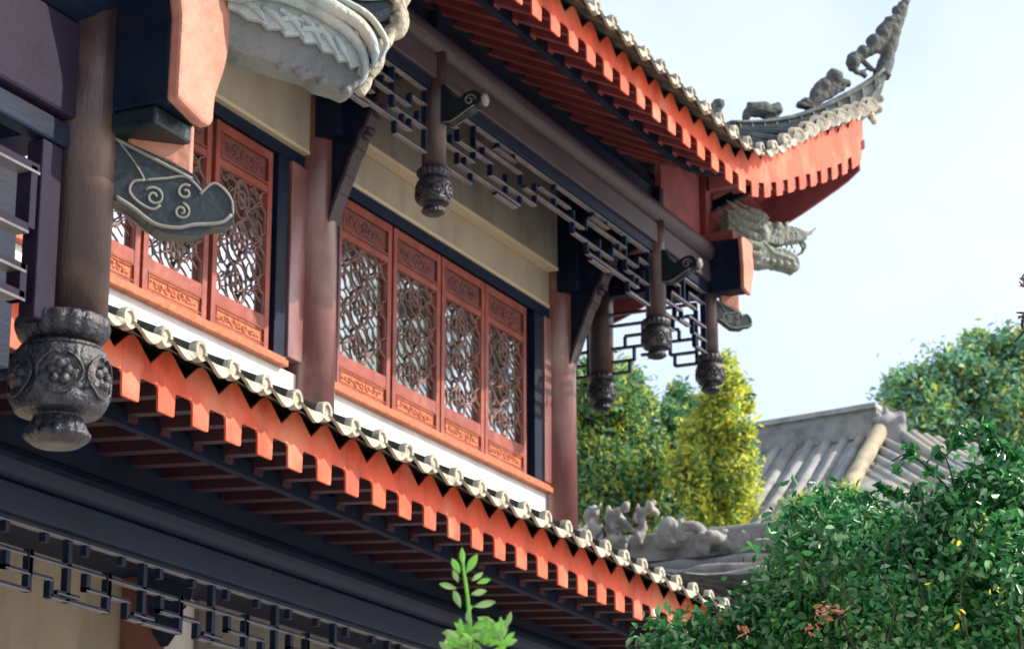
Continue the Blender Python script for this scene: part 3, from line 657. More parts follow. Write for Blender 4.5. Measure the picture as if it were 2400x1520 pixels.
dcarve('horn_tip', [('t', [(2066, 178), (2085, 120), (2103, 65), (2120, 25), (2133, -8)], [.10, .075, .055, .035, .01]),
    ('t', [(2000, 165), (1998, 140), (2020, 128), (2040, 118), (2062, 100), (2080, 75), (2100, 45)], [.05, .07, .06, .065, .07, .06, .04]),
    ('b', (1999, 146), .085), ('b', (2022, 122), .075), ('b', (2047, 98), .085), ('b', (2068, 78), .075), ('b', (2086, 52), .07), ('b', (2102, 26), .06), ('b', (2112, 12), .045),
    ('t', [(2048, 95), (2066, 108), (2055, 122), (2047, 118)], [.04, .035, .025, .02]), ('t', [(2075, 78), (2098, 90), (2090, 110)], [.05, .04, .03]),
    ('t', [(2040, 100), (2062, 95), (2082, 108)], [.05, .05, .05]), ('t', [(2060, 78), (2078, 62), (2098, 70)], [.06, .07, .06]), ('t', [(2078, 52), (2100, 48), (2108, 50)], [.06, .065, .05]), ('t', [(2098, 28), (2115, 24)], [.05, .045]), ('b', (2112, 18), .055), ('b', (2121, 5), .045), ('t', [(2008, 130), (2030, 150), (2045, 165)], [.04, .03, .03]), ('t', [(2000, 160), (2012, 172), (2030, 165)], [.04, .03, .02]), ('t', [(2008, 168), (2030, 180)], [.03, .03])], ridged, hip)
dcarve('ridge_scroll', [('p', [(1868, 250), (1876, 243), (1892, 246), (1900, 240), (1903, 222), (1915, 195), (1930, 185), (1938, 175), (1955, 168), (1972, 172), (1968, 185), (1985, 190), (1975, 210), (1955, 225), (1930, 240), (1905, 258)], .10),
    ('b', (1972, 205), .05), ('b', (1985, 196), .05), ('b', (1890, 240), .06), ('b', (1878, 248), .04), ('t', [(1868, 252), (1872, 244), (1882, 240)], [.02, .03, .03]), ('b', (1956, 180), .09), ('b', (1930, 200), .08), ('b', (1915, 220), .07), ('t', [(1905, 245), (1912, 215), (1935, 195), (1950, 210), (1935, 222)], [.05, .06, .055, .04, .03])], ridged, hip)
dcarve('ridge_beast', [('t', [(1748, 290), (1752, 268), (1768, 258), (1790, 258), (1808, 262), (1822, 258), (1832, 256)], [.03, .05, .085, .09, .075, .07, .04]),
    ('t', [(1772, 262), (1762, 250), (1752, 243)], [.08, .05, .02]), ('b', (1822, 250), .05), ('t', [(1748, 262), (1744, 275), (1744, 290)], [.02, .03, .02]), ('t', [(1798, 265), (1800, 290)], [.05, .05]), ('t', [(1815, 262), (1818, 288)], [.045, .05]), ('b', (1815, 256), .06), ('b', (1826, 257), .045), ('t', [(1808, 250), (1812, 245)], [.03, .01])], ridged, hip)
dcarve('ridge_fin', [('p', [(1655, 262), (1668, 242), (1680, 233), (1694, 236), (1694, 252), (1688, 262), (1692, 300), (1672, 300)], .09), ('b', (1684, 244), .06)], ridged, hip)
# chunky ornament where the ridge end meets the tiles
m = MB(); rr = random.Random(3)
for p in [(2062, 192), (2066, 205), (2060, 218), (2064, 232), (2055, 245), (2062, 255), (2050, 262), (2043, 272), (2052, 278), (2035, 268)]:
    a, b_ = dpt(*p); m.ball(Vector((23.02, 8.80, 0)) + D * a + Zv * b_ + N * rr.uniform(-.08, .02), (rr.uniform(.035, .06), rr.uniform(.03, .05), rr.uniform(.04, .06)), 10)
part('ridge_end_carving', m, tilec, hip, smooth=True, remesh=.014)

# ------------------------------------------------------------------ near pavilion, upper left
NX, NY, NZ = 6.0, 4.30, 1.76
nearp = root('pavilion', 'near dark pavilion corner with hanging lotus post, salmon beam end and pale dragon head', 'pavilion', (3.5, 6.5, GZ))
hanging_post(nearp, NX - .005, NY, NZ, 3.2, pr=.100, s=1.02, dx=-.05)
b = MB(); b.box((0, NY - .04, 2.75), (NX - .05, NY + .05, 3.06)); part('porch_beam', b, aub, nearp, bevel=.012)
b = MB(); b.box((0, NY - .025, 2.655), (NX - .05, NY + .035, 2.735)); part('porch_rail', b, timber, nearp, bevel=.01)
b = MB(); b.tube([(0, NY, 3.17), (NX, NY, 3.17)], .11, 16); part('round_purlin', b, timber, nearp)
b = MB(); b.box((0, NY + .06, 3.0), (NX - .1, NY + .1, 3.9)); part('frieze_board', b, redraf, nearp)
b = MB(); b.box((NX - .06, NY + .05, 2.75), (NX + .05, 8, 3.2)); part('side_beam', b, timber, nearp)
nose_beam(nearp, 6.0, 6.22, 5.0, 4.0, 2.80, 3.42, .5)
cloud(nearp, NX, NY, NZ + .02)
b = MB(); b.box((6.0, 4.04, 2.735), (6.2, 4.5, 2.797)); part('beam_bearing', b, cloudm, nearp, bevel=.01)
m = MB(); m.box((3, 4.80, 2.16), (6.36, 4.84, 3.0)); part('inner_panel', m, timber, nearp)
for z, h in ((2.60, .035), (2.50, .05), (2.40, .03)):
    m = MB(); m.box((5.6, 4.72, z), (6.12, 4.78, z + h)); part('red_rail', m, redwall, nearp, bevel=.008)
# stile and fretwork beside the post
m = MB(); m.box((NX - .23, NY - .025, 2.10), (NX - .13, NY + .035, 2.65)); part('fretwork_stile', m, aub, nearp, bevel=.008)
m = MB(); T = Tf(0, NY)
bars_H(m, T, 2.53, 4.6, 5.76, .03, .05); bars_H(m, T, 2.34, 4.6, 5.72, .03, .05); bars_H(m, T, 2.22, 5.50, 5.72, .025, .05); bars_H(m, T, 2.135, 5.50, 5.72, .028, .05)
for x, a, b_ in ((5.735, 2.36, 2.55), (5.71, 2.135, 2.245), (5.5, 2.14, 2.24), (5.45, 2.35, 2.54), (5.2, 2.35, 2.54)): bars_V(m, T, x, a, b_, .03, .05)
part('hanging_fretwork', m, [aub, bounce_trimd], nearp, recalc=False)
m = MB(); m.box((0, 6.9, GZ), (6.1, 7.05, 3.8)); part('wall', m, timber, nearp)
# roof of the near pavilion (mostly above the frame)
NFX = [x - 17.02 for x in FX]
eave(nearp, 6.0 - 7 * .36, lambda x: 2.90 + interp(x, NFX, FZ) + .15 * (x > 0), 3.0, NX, NY, .36, .46, 7.28, 8.0, 'pavilion_roof', tilelen=1.3)
# near dragon head
def ndp(x, y): return diag(x, y, NX, NY)
m = MB(); NO = Vector((NX, NY, 0)); sN = -N if N.dot(Vector((-1, -1, 0))) < 0 else N
def npr(P, th, off=0): m.prism([ndp(*p) for p in P], NO + sN * off, D, Zv, th)
def ntb(P, r, off, flat=1, k=5):
    pp = smoothcurve([ndp(*p) for p in P], k); rr = np.interp(np.linspace(0, 1, len(pp)), np.linspace(0, 1, len(r)), r)
    m.tube([NO + D * a + Zv * b_ + sN * off for a, b_ in pp], list(rr), 8)
npr([(505, -80), (512, 60), (520, 120), (560, 142), (600, 152), (640, 166), (690, 180), (715, 186), (740, 205), (785, 218), (808, 228), (822, 222), (838, 205), (850, 190), (850, 140), (820, 80), (780, 20), (760, -80)], .12)
npr([(760, -80), (790, 0), (795, 60), (830, 95), (862, 98), (900, 90), (925, 50), (945, 20), (980, -30), (995, -80)], .08, -.02)
for p in [(690, 182), (712, 188), (745, 206), (700, 190), (650, 170), (800, 226)]: a, b_ = ndp(*p); m.ball(NO + D * a + Zv * b_ + sN * .05, (.02, .02, .016), 10)
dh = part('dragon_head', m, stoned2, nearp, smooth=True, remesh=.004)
m = MB()                                                    # frill of pointed scales
npr([(520, 10), (560, 20), (620, 25), (690, 40), (745, 70), (790, 100), (820, 130), (845, 165), (848, 190), (836, 200), (822, 190), (826, 176), (806, 182), (800, 165), (778, 164), (768, 146), (742, 142), (728, 122), (700, 122), (688, 104), (655, 106), (645, 90), (612, 90), (600, 74), (565, 66), (545, 50), (520, 40)], .02, .072)
for P in ([(600, 40), (630, 62), (655, 95)], [(640, 45), (672, 70), (698, 112)], [(690, 60), (715, 85), (738, 130)], [(730, 85), (750, 110), (776, 152)], [(770, 110), (785, 135), (804, 172)], [(560, 28), (590, 50), (605, 72)], [(640, 70), (670, 66), (700, 75)], [(690, 90), (720, 92), (750, 105)]): ntb(P, [.009, .012, .003], .085)
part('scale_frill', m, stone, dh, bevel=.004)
m = MB()                                                    # long S-shaped mane bands
ntb([(490, 0), (540, 20), (590, 14), (650, 22), (710, 45), (765, 78), (800, 105), (826, 140), (836, 175), (834, 205), (822, 226)], [.022, .022, .020, .022, .022, .020, .018, .016, .013, .010, .004], .095)
ntb([(630, -30), (680, 0), (720, 28), (775, 58), (820, 88), (846, 124), (857, 160), (852, 190)], [.030, .032, .030, .026, .023, .021, .017, .006], .110)
ntb([(700, -40), (735, 0), (780, 34), (834, 66), (866, 104), (880, 138), (864, 176)], [.012, .012, .011, .011, .011, .010, .004], .12)
part('mane_band', m, stone, dh, smooth=True)
m = MB()
for P in ([(858, 185), (880, 160), (893, 128)], [(862, 110), (890, 112), (908, 84)], [(895, 92), (922, 62), (928, 30), (948, 0), (985, -30)], [(868, 130), (880, 138), (895, 130)], [(835, 228), (852, 205), (864, 180)]): ntb(P, [.020, .019, .008], .03)
ntb([(900, 92), (925, 76), (932, 50), (922, 25), (938, 5), (955, -20)], [.026, .034, .030, .034, .028, .02], .03); ntb([(862, 122), (880, 124), (898, 110), (910, 86)], [.014, .024, .020, .008], .05)
for P in ([(905, 20), (915, 5), (935, -10)], [(930, 45), (915, 60), (900, 60)]): ntb(P, [.014, .02, .01], .06)
part('jaw', m, tilec, dh, smooth=True, remesh=.004)
m = MB(); npr([(785, -20), (800, 20), (830, 60), (870, 72), (905, 60), (915, 10), (920, -20)], .03, .04); part('mouth', m, cloudm, dh, bevel=.004)
m = MB()
for x in range(808, 912, 15): ntb([(x, -10), (x + 1, 11)], [.013, .006], .06)
ntb([(795, 12), (860, 16), (920, 8)], [.006, .006, .006], .065); part('teeth', m, stone, dh, smooth=True)

# ------------------------------------------------------------------ background roofs
def simple_roof(name, label, cat, loc, build): rt = root(name, label, cat, loc); build(rt); return rt
def rowtiles(A, B, dn, n, L, r=.12, sag=.0, seglen=.6, seed=1):  # barrels from ridge line A-B running down along vector dn
    mb = MB(); A, B, dn = Vector(A), Vector(B), Vector(dn); rr = random.Random(seed)
    for k in range(n + 1):
        p = A.lerp(B, k / n); q = int(L / seglen); pts = []; rad = []
        for i in range(q + 1):
            for h in (0, 1):
                t = i / q; z = Vector((0, 0, -sag * math.sin(math.pi * t) + rr.uniform(-.01, .01)))
                pts.append(p + dn * (L * t + h * .02) + z); rad.append(r * (1.06 if h else .92))
        mb.tube(pts, rad, 8)
    return mb
def slab(A, B, dn, L, th=.15, sag=0.0):
    mb = MB(); A, B, dn = Vector(A), Vector(B), Vector(dn); vs = []; K = 8
    for z in (0, -th):
        for p in (A, B):
            for i in range(K + 1): vs.append(p + dn * (L * i / K) + Vector((0, 0, z - sag * math.sin(math.pi * i / K))))
    W = K + 1; fs = []
    for i in range(K): fs += [(i, i + 1, W + i + 1, W + i), (2 * W + i, 3 * W + i, 3 * W + i + 1, 2 * W + i + 1), (i, 2 * W + i, 2 * W + i + 1, i + 1), (W + i, W + i + 1, 3 * W + i + 1, 3 * W + i)]
    fs += [(0, W, 3 * W, 2 * W), (K, 2 * W + K, 3 * W + K, W + K)]
    return mb.add(vs, fs)
# far house: ridge along y, slope facing the camera
A = pw_(1745, 1012, 40); y_ = A.y; Bp = pw_(2060, 956, 38.3); X0 = A.x; A = Vector((X0, A.y + 6, A.z - .42)); B2 = Vector((X0, Bp.y * X0 / Bp.x, Bp.z * X0 / Bp.x - .42))
hs_ = root('grey_roofed_house', 'far house with sunlit grey tiled roof and rising ridge, between yellow tree and shrub', 'house', (X0, B2.y + 3, GZ))
dn = Vector((-1, 0, -.62)).normalized()
Lr = 7.0; nrow = int((A.y - B2.y) / .27)
Rr = part('roof', slab(A, B2, dn, Lr, .2, .25), bgtile, hs_)
part('barrel_tile_row', rowtiles(A + Vector((0, 0, .02)), B2 + Vector((0, 0, .02)), dn, nrow, Lr, .082, .25), bgtile, Rr, smooth=True)
m = MB(); K = 26; pts = []
for i in range(K + 1):
    t = i / K; p = A.lerp(B2, t); up = -.10 * math.sin(math.pi * t); pts.append(p + Vector((0, 0, .20 + up)))
for a, b_ in zip(pts[:-1], pts[1:]): m.bar(a, b_, .22, .46)
part('roof_ridge', m, bgtile, hs_, bevel=.0)
m = MB()
for a, b_ in zip(pts[:-1], pts[1:]): m.bar(a + Vector((0, 0, .24)), b_ + Vector((0, 0, .24)), .34, .08)
part('ridge_cap', m, bgstone, hs_)
m = MB(); 
m.tube([B2 + dn * (Lr * i / 20) + Vector((0, -.05, .14 - .25 * math.sin(math.pi * i / 20))) for i in range(21)], [.12 + .012 * (i % 2) for i in range(21)], 10)
part('verge_ridge', m, mat('sunlit ochre verge tile', (.38, .33, .23), .8, .3, 3), hs_, smooth=True)  # yellow sunlight put into the verge colour
m = MB(); rr = random.Random(8)
for i in range(26): m.ball(B2 + Vector((rr.uniform(-.15, .2), rr.uniform(-.38, .02), rr.uniform(-.4, .38))), (rr.uniform(.07, .13), rr.uniform(.07, .13), rr.uniform(.07, .15)), 8)
part('ridge_ornament', m, mat('pale lilac ridge stone', (.27, .26, .27), .85, .3, 3, .5, 10), hs_, smooth=True, remesh=.06)
# hipped side slope facing -y
fl = MB(); fl.add([B2 + Vector((.02, -.05, -.05)), B2 + Vector((.02, -.05, -.05)) + dn * Lr, B2 + Vector((0, -.3, -.1)) + Vector((-.42, -.8, -.55)).normalized() * 6.5], [(0, 1, 2)]); part('roof', fl, bgtile, hs_)
hb = MB(); d2 = Vector((-.42, -.8, -.55)).normalized()
for k in range(1, 24):
    p = B2 + dn * (.29 * k) + Vector((.05, -.1, .02 - .25 * math.sin(math.pi * min(1, .29 * k / Lr)))); L2 = 4.5
    hb.tube([p + d2 * (L2 * i / 9) for i in range(10)], [.09 + .012 * (i % 2) for i in range(10)], 8)
part('barrel_tile_row', hb, bgtile, hs_, smooth=True)
H1 = B2 + Vector((0, -.3, .0)); dn2 = Vector((-.42, -.8, -.55)).normalized()
part('roof', slab(H1, H1 + Vector((9, -3.5, .4)), dn2, 6.5, .2, .2), bgtile, hs_)
part('barrel_tile_row', rowtiles(H1, H1 + Vector((9, -3.5, .4)), dn2, 32, 6.5, .09, .2, seed=4), bgtile, hs_, smooth=True)
m = MB(); m.box((X0 - 4.8, B2.y + .6, GZ), (X0 + 5, A.y, A.z - 3.6)); part('wall', m, plaster, hs_)

# low wing roof right behind the eave
P0 = pw_(1420, 1292, 30); P1 = pw_(1840, 1282, 28.6)
wg = root('low_wing_building', 'low grey roofed wing with weathered stone ridge beast, just above the lower eave end', 'building', (P0.x + 2, P0.y, GZ))
ax = (P1 - P0); ax.z = 0; ax.normalize()
m = MB(); K = 20
def rp(t, dz): 
    p = P0.lerp(P1 + ax * 2.2, t); return Vector((p.x, p.y, P0.z + dz + .12 * (t - .5) ** 2 - .05 - .10 * t))
for i in range(K): m.bar(rp(i / K, -.03), rp((i + 1) / K, -.03), .24, .26)
rdg = part('roof_ridge', m, bgstone, wg)
m = MB()
for dz, r_ in ((.12, .07), (-.18, .08)):
    m.tube([rp(i / K, dz) for i in range(K + 1)], r_, 8); 
part('ridge_moulding', m, bgtile, rdg, smooth=True)
acr = Vector((ax.y, -ax.x, 0)); acr = -acr if acr.dot(Vector((-1, -1, 0))) < 0 else acr
dnv = (acr * .9 + Vector((0, 0, -.42))).normalized()
m = MB(); vs = []
for i in (0, K): vs += [rp(i / K, -.25), rp(i / K, -.25) + dnv * 3.2]
m.add(vs, [(0, 1, 3, 2)]); m.add([v - Vector((0, 0, .12)) for v in vs], [(0, 1, 3, 2)]); part('roof', m, bgtile, wg)
m = MB()
for j in range(8):
    o_ = dnv * (.22 + .36 * j); m.tube([rp(i / K, -.21) + o_ + Vector((0, 0, .02 * math.sin(i * 1.7 + j))) for i in range(K + 1)], [.10 + .012 * (i % 2) for i in range(K + 1)], 8)
part('barrel_tile_row', m, bgtile, wg, smooth=True)
m = MB(); m.box((P0.x + .3, P0.y - 3, GZ), (P0.x + 3, P0.y + 1, P0.z - 1.2)); part('wall', m, tan2, wg)
def bgc(name, pts, w_, mt, par, vox, label=None):                     # lumpy carved stone from outline points
    m = MB()
    for x, y, r in pts: m.ball(pw_(x, y, w_ + random.Random(int(x * 7 + y)).uniform(-.12, .12)), (r, r * .8, r), 10)
    return rough(part(name, m, mt, par, smooth=True, remesh=vox, label=label), .12, .06)
rr = random.Random(11); pl = []
for cx, cy, ex, ey, n_ in ((1395, 1195, 22, 14, 12), (1410, 1225, 30, 18, 16), (1450, 1240, 30, 25, 18), (1490, 1205, 24, 22, 16), (1525, 1190, 14, 14, 9), (1465, 1275, 40, 14, 14), (1440, 1200, 22, 9, 8), (1380, 1245, 16, 20, 8), (1500, 1235, 12, 22, 9)):
    for _ in range(n_): pl.append((cx + rr.uniform(-ex, ex), cy + rr.uniform(-ey, ey), rr.uniform(.028, .062)))
bgc('ridge_beast', pl, 29.6, bgstone, wg, .028)
def bgt(name, P, r, w_, mt, vox=.03):
    m = MB()
    for p in P:
        pp = smoothcurve([tuple(pw_(x, y, w_)) for x, y in p], 5); rad = np.interp(np.linspace(0, 1, len(pp)), np.linspace(0, 1, len(r)), r); m.tube(pp, list(rad), 8)
    return rough(part(name, m, mt, wg, smooth=True, remesh=vox), .12, .05)
bgt('ridge_fin', [[(1545, 1285), (1552, 1250), (1562, 1225), (1575, 1222), (1585, 1250), (1600, 1290)], [(1555, 1280), (1560, 1250), (1570, 1235)], [(1570, 1285), (1570, 1250)]], [.09, .08, .07, .06, .05], 29.3, bgstone)
bgt('ridge_scroll', [[(1640, 1290), (1655, 1268), (1640, 1240), (1612, 1230), (1592, 1240), (1594, 1258), (1610, 1262)], [(1650, 1280), (1680, 1262), (1700, 1275), (1690, 1290)], [(1680, 1285), (1700, 1250), (1720, 1270), (1740, 1290)]], [.08, .075, .06, .05, .045], 29.0, bgstone)
pl = [(rr.uniform(1640, 1860), rr.uniform(1252, 1292), rr.uniform(.05, .10)) for _ in range(60)]
bgc('ridge_carving', pl, 28.9, bgstone, wg, .04)

# ------------------------------------------------------------------ vegetation
def leafmat(name, c, trans=.35, rough=.45, var=.35, spec=.4): return mat(name, c, rough, var, 2.5, spec=spec, trans=trans)
L_dark = leafmat('dark glossy leaf', (.020, .165, .050), .25, .3, .4, .7); L_mid = leafmat('mid green leaf', (.065, .34, .080), .3, .34, .4, .6)
L_lite = leafmat('pale highlight leaf', (.24, .48, .22), .35, .3, .3, .8); L_yel = leafmat('yellow leaf', (.75, .66, .04), .45); L_yg = leafmat('yellow green leaf', (.62, .62, .03), .5)  # pale leaves carry the shrub's highlights as colour
L_red = leafmat('reddish young leaf', (.46, .20, .13), .4); L_teal = leafmat('blue green leaf', (.15, .30, .20), .35); L_og = leafmat('olive leaf', (.34, .40, .07), .4)
L_br = leafmat('fresh bright leaf', (.24, .60, .10), .45, .4, .25, .5); L_brl = leafmat('fresh pale leaf', (.30, .50, .18), .45, .4, .25, .5)
def leaves(name, cents, n, size, mats, probs, parent, seed=1, aspect=.5, up=.35, shape=6, clump=0, label=None, zone=None):
    """cents: list of (x,y,z,rx,ry,rz,weight[,matprobs]); leaf-sized folded polygons through the volume"""
    rs = np.random.RandomState(seed); C = np.array([c[:6] for c in cents], float); Wt = np.array([c[6] for c in cents], float); Wt /= Wt.sum()
    idx = rs.choice(len(C), n, p=Wt)
    d = rs.normal(size=(n, 3)); d /= np.linalg.norm(d, axis=1)[:, None]; rad = rs.uniform(0, 1, n) ** .42
    pos = C[idx, :3] + d * C[idx, 3:6] * rad[:, None]
    if clump:                                                     # pull leaves to sprays
        k = n // clump; cc = pos[rs.choice(n, k)]; near = rs.choice(k, n); sp = C[idx, 3:6].mean(1) * .25
        pos = cc[near] + rs.normal(size=(n, 3)) * sp[:, None]
    nr = rs.normal(size=(n, 3)); nr[:, 2] += up * 2; nr /= np.linalg.norm(nr, axis=1)[:, None]
    a = rs.normal(size=(n, 3)); a -= (a * nr).sum(1)[:, None] * nr; a /= np.linalg.norm(a, axis=1)[:, None]; b_ = np.cross(nr, a)
    s = size * rs.uniform(.6, 1.35, n)[:, None]
    pr = [(-1, 0, 0), (-.35, .42, .12), (.4, .38, .10), (1, 0, -.12), (.4, -.38, .10), (-.35, -.42, .12)] if shape == 6 else [(-1, 0, 0), (0, .5, .1), (1, 0, 0), (0, -.5, .1)]
    k = len(pr); V = np.zeros((n, k, 3))
    for j, (u, v, q) in enumerate(pr): V[:, j] = pos + a * s * .5 * u + b_ * s * aspect * v * 1.1 + nr * s * q * .8
    me = bpy.data.meshes.new(name); c0 = V.reshape(-1, 3).mean(0); me.vertices.add(n * k); me.vertices.foreach_set('co', (V.reshape(-1, 3) - c0).ravel())
    if shape == 6: F = np.array([(0, 1, 2, 3), (0, 3, 4, 5)]); 
    else: F = np.array([(0, 1, 2, 3)])
    nf = len(F) * n; L = (np.arange(n)[:, None, None] * k + F[None]).reshape(-1)
    me.loops.add(len(L)); me.loops.foreach_set('vertex_index', L); me.polygons.add(nf); me.polygons.foreach_set('loop_start', np.arange(nf) * 4); me.polygons.foreach_set('loop_total', np.full(nf, 4))
    for m_ in mats: me.materials.append(m_)
    # material chosen by spray: low-frequency noise + random
    P = np.zeros(n, int); base = np.array(probs, float)
    for ci, c in enumerate(cents):
        sel = np.where(idx == ci)[0]; pb = np.array(c[7] if len(c) > 7 else base, float); pb /= pb.sum(); P[sel] = rs.choice(len(mats), len(sel), p=pb)
    me.polygons.foreach_set('material_index', np.repeat(P, len(F))); me.update(); me.validate()
    o = bpy.data.objects.new(name, me); COL.objects.link(o); WL[o] = Vector(c0); o.parent = parent; o.location = Vector(c0) - WL[parent]
    if label: o['label'] = label
    return o
def limbs(mb, base, cents, r0, rs, twig=True):
    base = Vector(base)
    for c in cents:
        e = Vector(c[:3]); mid = base.lerp(e, .55) + Vector((rs.uniform(-1, 1), rs.uniform(-1, 1), rs.uniform(0, 1))) * (e - base).length * .08
        mb.tube([tuple(p) for p in smoothcurve([tuple(base), tuple(mid), tuple(e + Vector((0, 0, c[5] * .5)))], 5)], list(np.linspace(r0, r0 * .12, 11)), 6)
def pxc(x, y, w_, rpx, sq=1.0, wt=1.0, dep=None, mp=None):
    p = pw_(x, y, w_); r = rpx * w_ / F_PX; t = (p.x, p.y, p.z, (dep or r), (dep or r), r * sq, wt * (r ** 2) * 100)
    return t + ((mp,) if mp else ())

B_d = leafmat('hazy dark leaf', (.075, .22, .11), .35); B_m = leafmat('hazy mid leaf', (.17, .40, .17), .4); B_o = leafmat('hazy olive leaf', (.44, .54, .16), .45)  # background leaf set: air haze painted in as paler greens
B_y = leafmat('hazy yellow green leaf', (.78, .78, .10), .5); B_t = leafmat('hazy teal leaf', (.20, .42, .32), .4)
# front shrub, lower right
rs = random.Random(5)
sh = root('broadleaf_shrub', 'dense glossy dark green shrub filling the lower right with a few yellow and reddish leaves', 'shrub', (11.6, 3.6, GZ))
WB = 12.5; cl = []
for x, y, r in [(1560, 1520, 60), (1640, 1510, 65), (1720, 1505, 70), (1800, 1500, 90), (1830, 1440, 60), (1900, 1400, 110), (1880, 1300, 65), (1920, 1250, 70), (2000, 1240, 70), (2000, 1330, 110), (2080, 1260, 70), (2100, 1380, 130), (2160, 1290, 90), (2230, 1230, 80), (2220, 1370, 130), (2300, 1200, 95), (2330, 1320, 140), (2400, 1200, 110), (2420, 1380, 140), (2000, 1480, 140), (2180, 1490, 140), (2360, 1500, 140), (2440, 1120, 80), (2350, 1130, 50)]:
    cl.append(pxc(x, y, WB + rs.uniform(-.5, .5), r * 1.0, 1, 1, None))
leaves('crown', cl, 36000, .050, [L_dark, L_mid, L_lite, L_yel], [.46, .30, .23, .002], sh, 2, .48, .3, 6, clump=28)
tw = MB(); limbs(tw, (11.9, 3.3, .2), cl, .02, rs); tw.tube([(11.9, 3.3, GZ), (11.85, 3.35, -.6), (11.9, 3.3, .25)], [.07, .055, .035], 10); part('branches', tw, bark, sh, smooth=True)
# loose sprays rising from the shrub
sp = [(1850, 1250, 16), (1835, 1290, 14), (1880, 1190, 12), (1950, 1160, 14), (2040, 1165, 16), (2060, 1140, 10), (1530, 1455, 12), (1590, 1450, 12), (1820, 1330, 14), (2380, 1070, 20), (2340, 1090, 20), (2240, 1030, 22), (2270, 1010, 22), (2310, 1005, 24), (2320, 1050, 22), (2200, 1060, 18), (2130, 1060, 20), (2110, 1100, 16), (2180, 1100, 20), (2150, 1150, 24), (2210, 1180, 26), (2290, 1110, 22), (2100, 1160, 18), (2350, 1060, 16), (2240, 1130, 18), (2080, 1150, 14), (1930, 1175, 16), (1870, 1215, 16), (1990, 1165, 14)]
cl2 = [pxc(x, y, WB - .3, r) for x, y, r in sp]
leaves('loose_sprays', cl2, 470, .066, [L_dark, L_mid, L_lite], [.6, .35, .05], sh, 7, .42, .2, 6)
for ch, r_, dd in ([([(2290, 1330), (2330, 1190), (2350, 1060), (2320, 1010), (2270, 1005)], .011, .3), ([(2260, 1300), (2240, 1180), (2190, 1110), (2130, 1065), (2090, 1080)], .010, .3), ([(2190, 1300), (2160, 1170), (2100, 1155)], .008, .3), ([(2240, 1180), (2280, 1110), (2300, 1090)], .006, .3), ([(1960, 1250), (1920, 1210), (1905, 1180)], .007, .3), ([(2240, 1150), (2220, 1080), (2200, 1050)], .006, .3)]
    + [([(2080, 1500), (2095, 1420), (2072, 1330), (2085, 1240)], .0045, .85), ([(2270, 1500), (2250, 1390), (2280, 1290), (2270, 1180)], .005, .85), ([(2150, 1460), (2160, 1380), (2115, 1290), (2120, 1230)], .004, .8), ([(1995, 1420), (1965, 1350), (1940, 1300)], .004, .8)]):
    tw = MB(); tw.tube(smoothcurve([tuple(pw_(x, y, WB - dd)) for x, y in ch], 5), list(np.linspace(r_, r_ * .3, (len(ch) - 1) * 5 + 1)), 5); part('twig', tw, bark, sh, smooth=True)
cl3 = [pxc(1930, 1435, WB - 1.0, 30), pxc(1960, 1425, WB - 1.0, 20), pxc(1740, 1480, WB - 1.0, 18), pxc(1905, 1470, WB - 1, 20)]
leaves('reddish_leaves', cl3, 60, .036, [L_red], [1], sh, 9, .4, .3, 6)
cl3 = [pxc(2235, 1275, WB - .9, 22), pxc(2180, 1360, WB - 1.0, 22), pxc(2250, 1450, WB - 1, 26), pxc(2200, 1200, WB - .4, 34), pxc(2310, 1230, WB - .8, 40), pxc(2330, 1400, WB - 1, 50)]
leaves('yellow_leaves', cl3, 18, .034, [L_yel, L_yg], [.6, .4], sh, 9, .42, .3, 6)

# sprig in front of the soffit
spg = root('leafy_sapling', 'bright green young sapling tip standing alone before the dark lower beams', 'plant', (5.34, 2.6, GZ))
tw = MB(); st = [(1100, 1560), (1101, 1450), (1096, 1400), (1092, 1370), (1086, 1330), (1085, 1295)]
tw.tube([(5.34, 2.6, GZ), (5.36, 2.63, 0)] + [tuple(pw_(x, y, 6)) for x, y in st], [.016, .012, .006, .005, .004, .004, .003, .002], 6); part('stem', tw, L_br, spg, smooth=True)
lf = []; rq = random.Random(2)
LV = [(1085, 1292, 90, 42, 0), (1078, 1310, 105, 34, 0), (1092, 1308, 72, 40, 0), (1105, 1325, 25, 30, 1), (1117, 1332, 8, 40, 0), (1104, 1358, 20, 40, 1), (1074, 1330, 120, 32, 1), (1070, 1345, 150, 34, 1), (1108, 1387, 5, 58, 1), (1080, 1390, 125, 44, 1), (1095, 1400, 60, 24, 0), (1100, 1430, 100, 32, 1)]
for i in range(84):
    a = rq.uniform(0, 1); LV.append((1103 + rq.uniform(-50, 85), 1510 - 52 * rq.random() + rq.uniform(-8, 8) + abs(i - 17) * .4, rq.choice([10, 30, 60, 110, 150, 170]) + rq.uniform(-15, 15), rq.uniform(26, 46), 1 if rq.random() < .4 else 0))
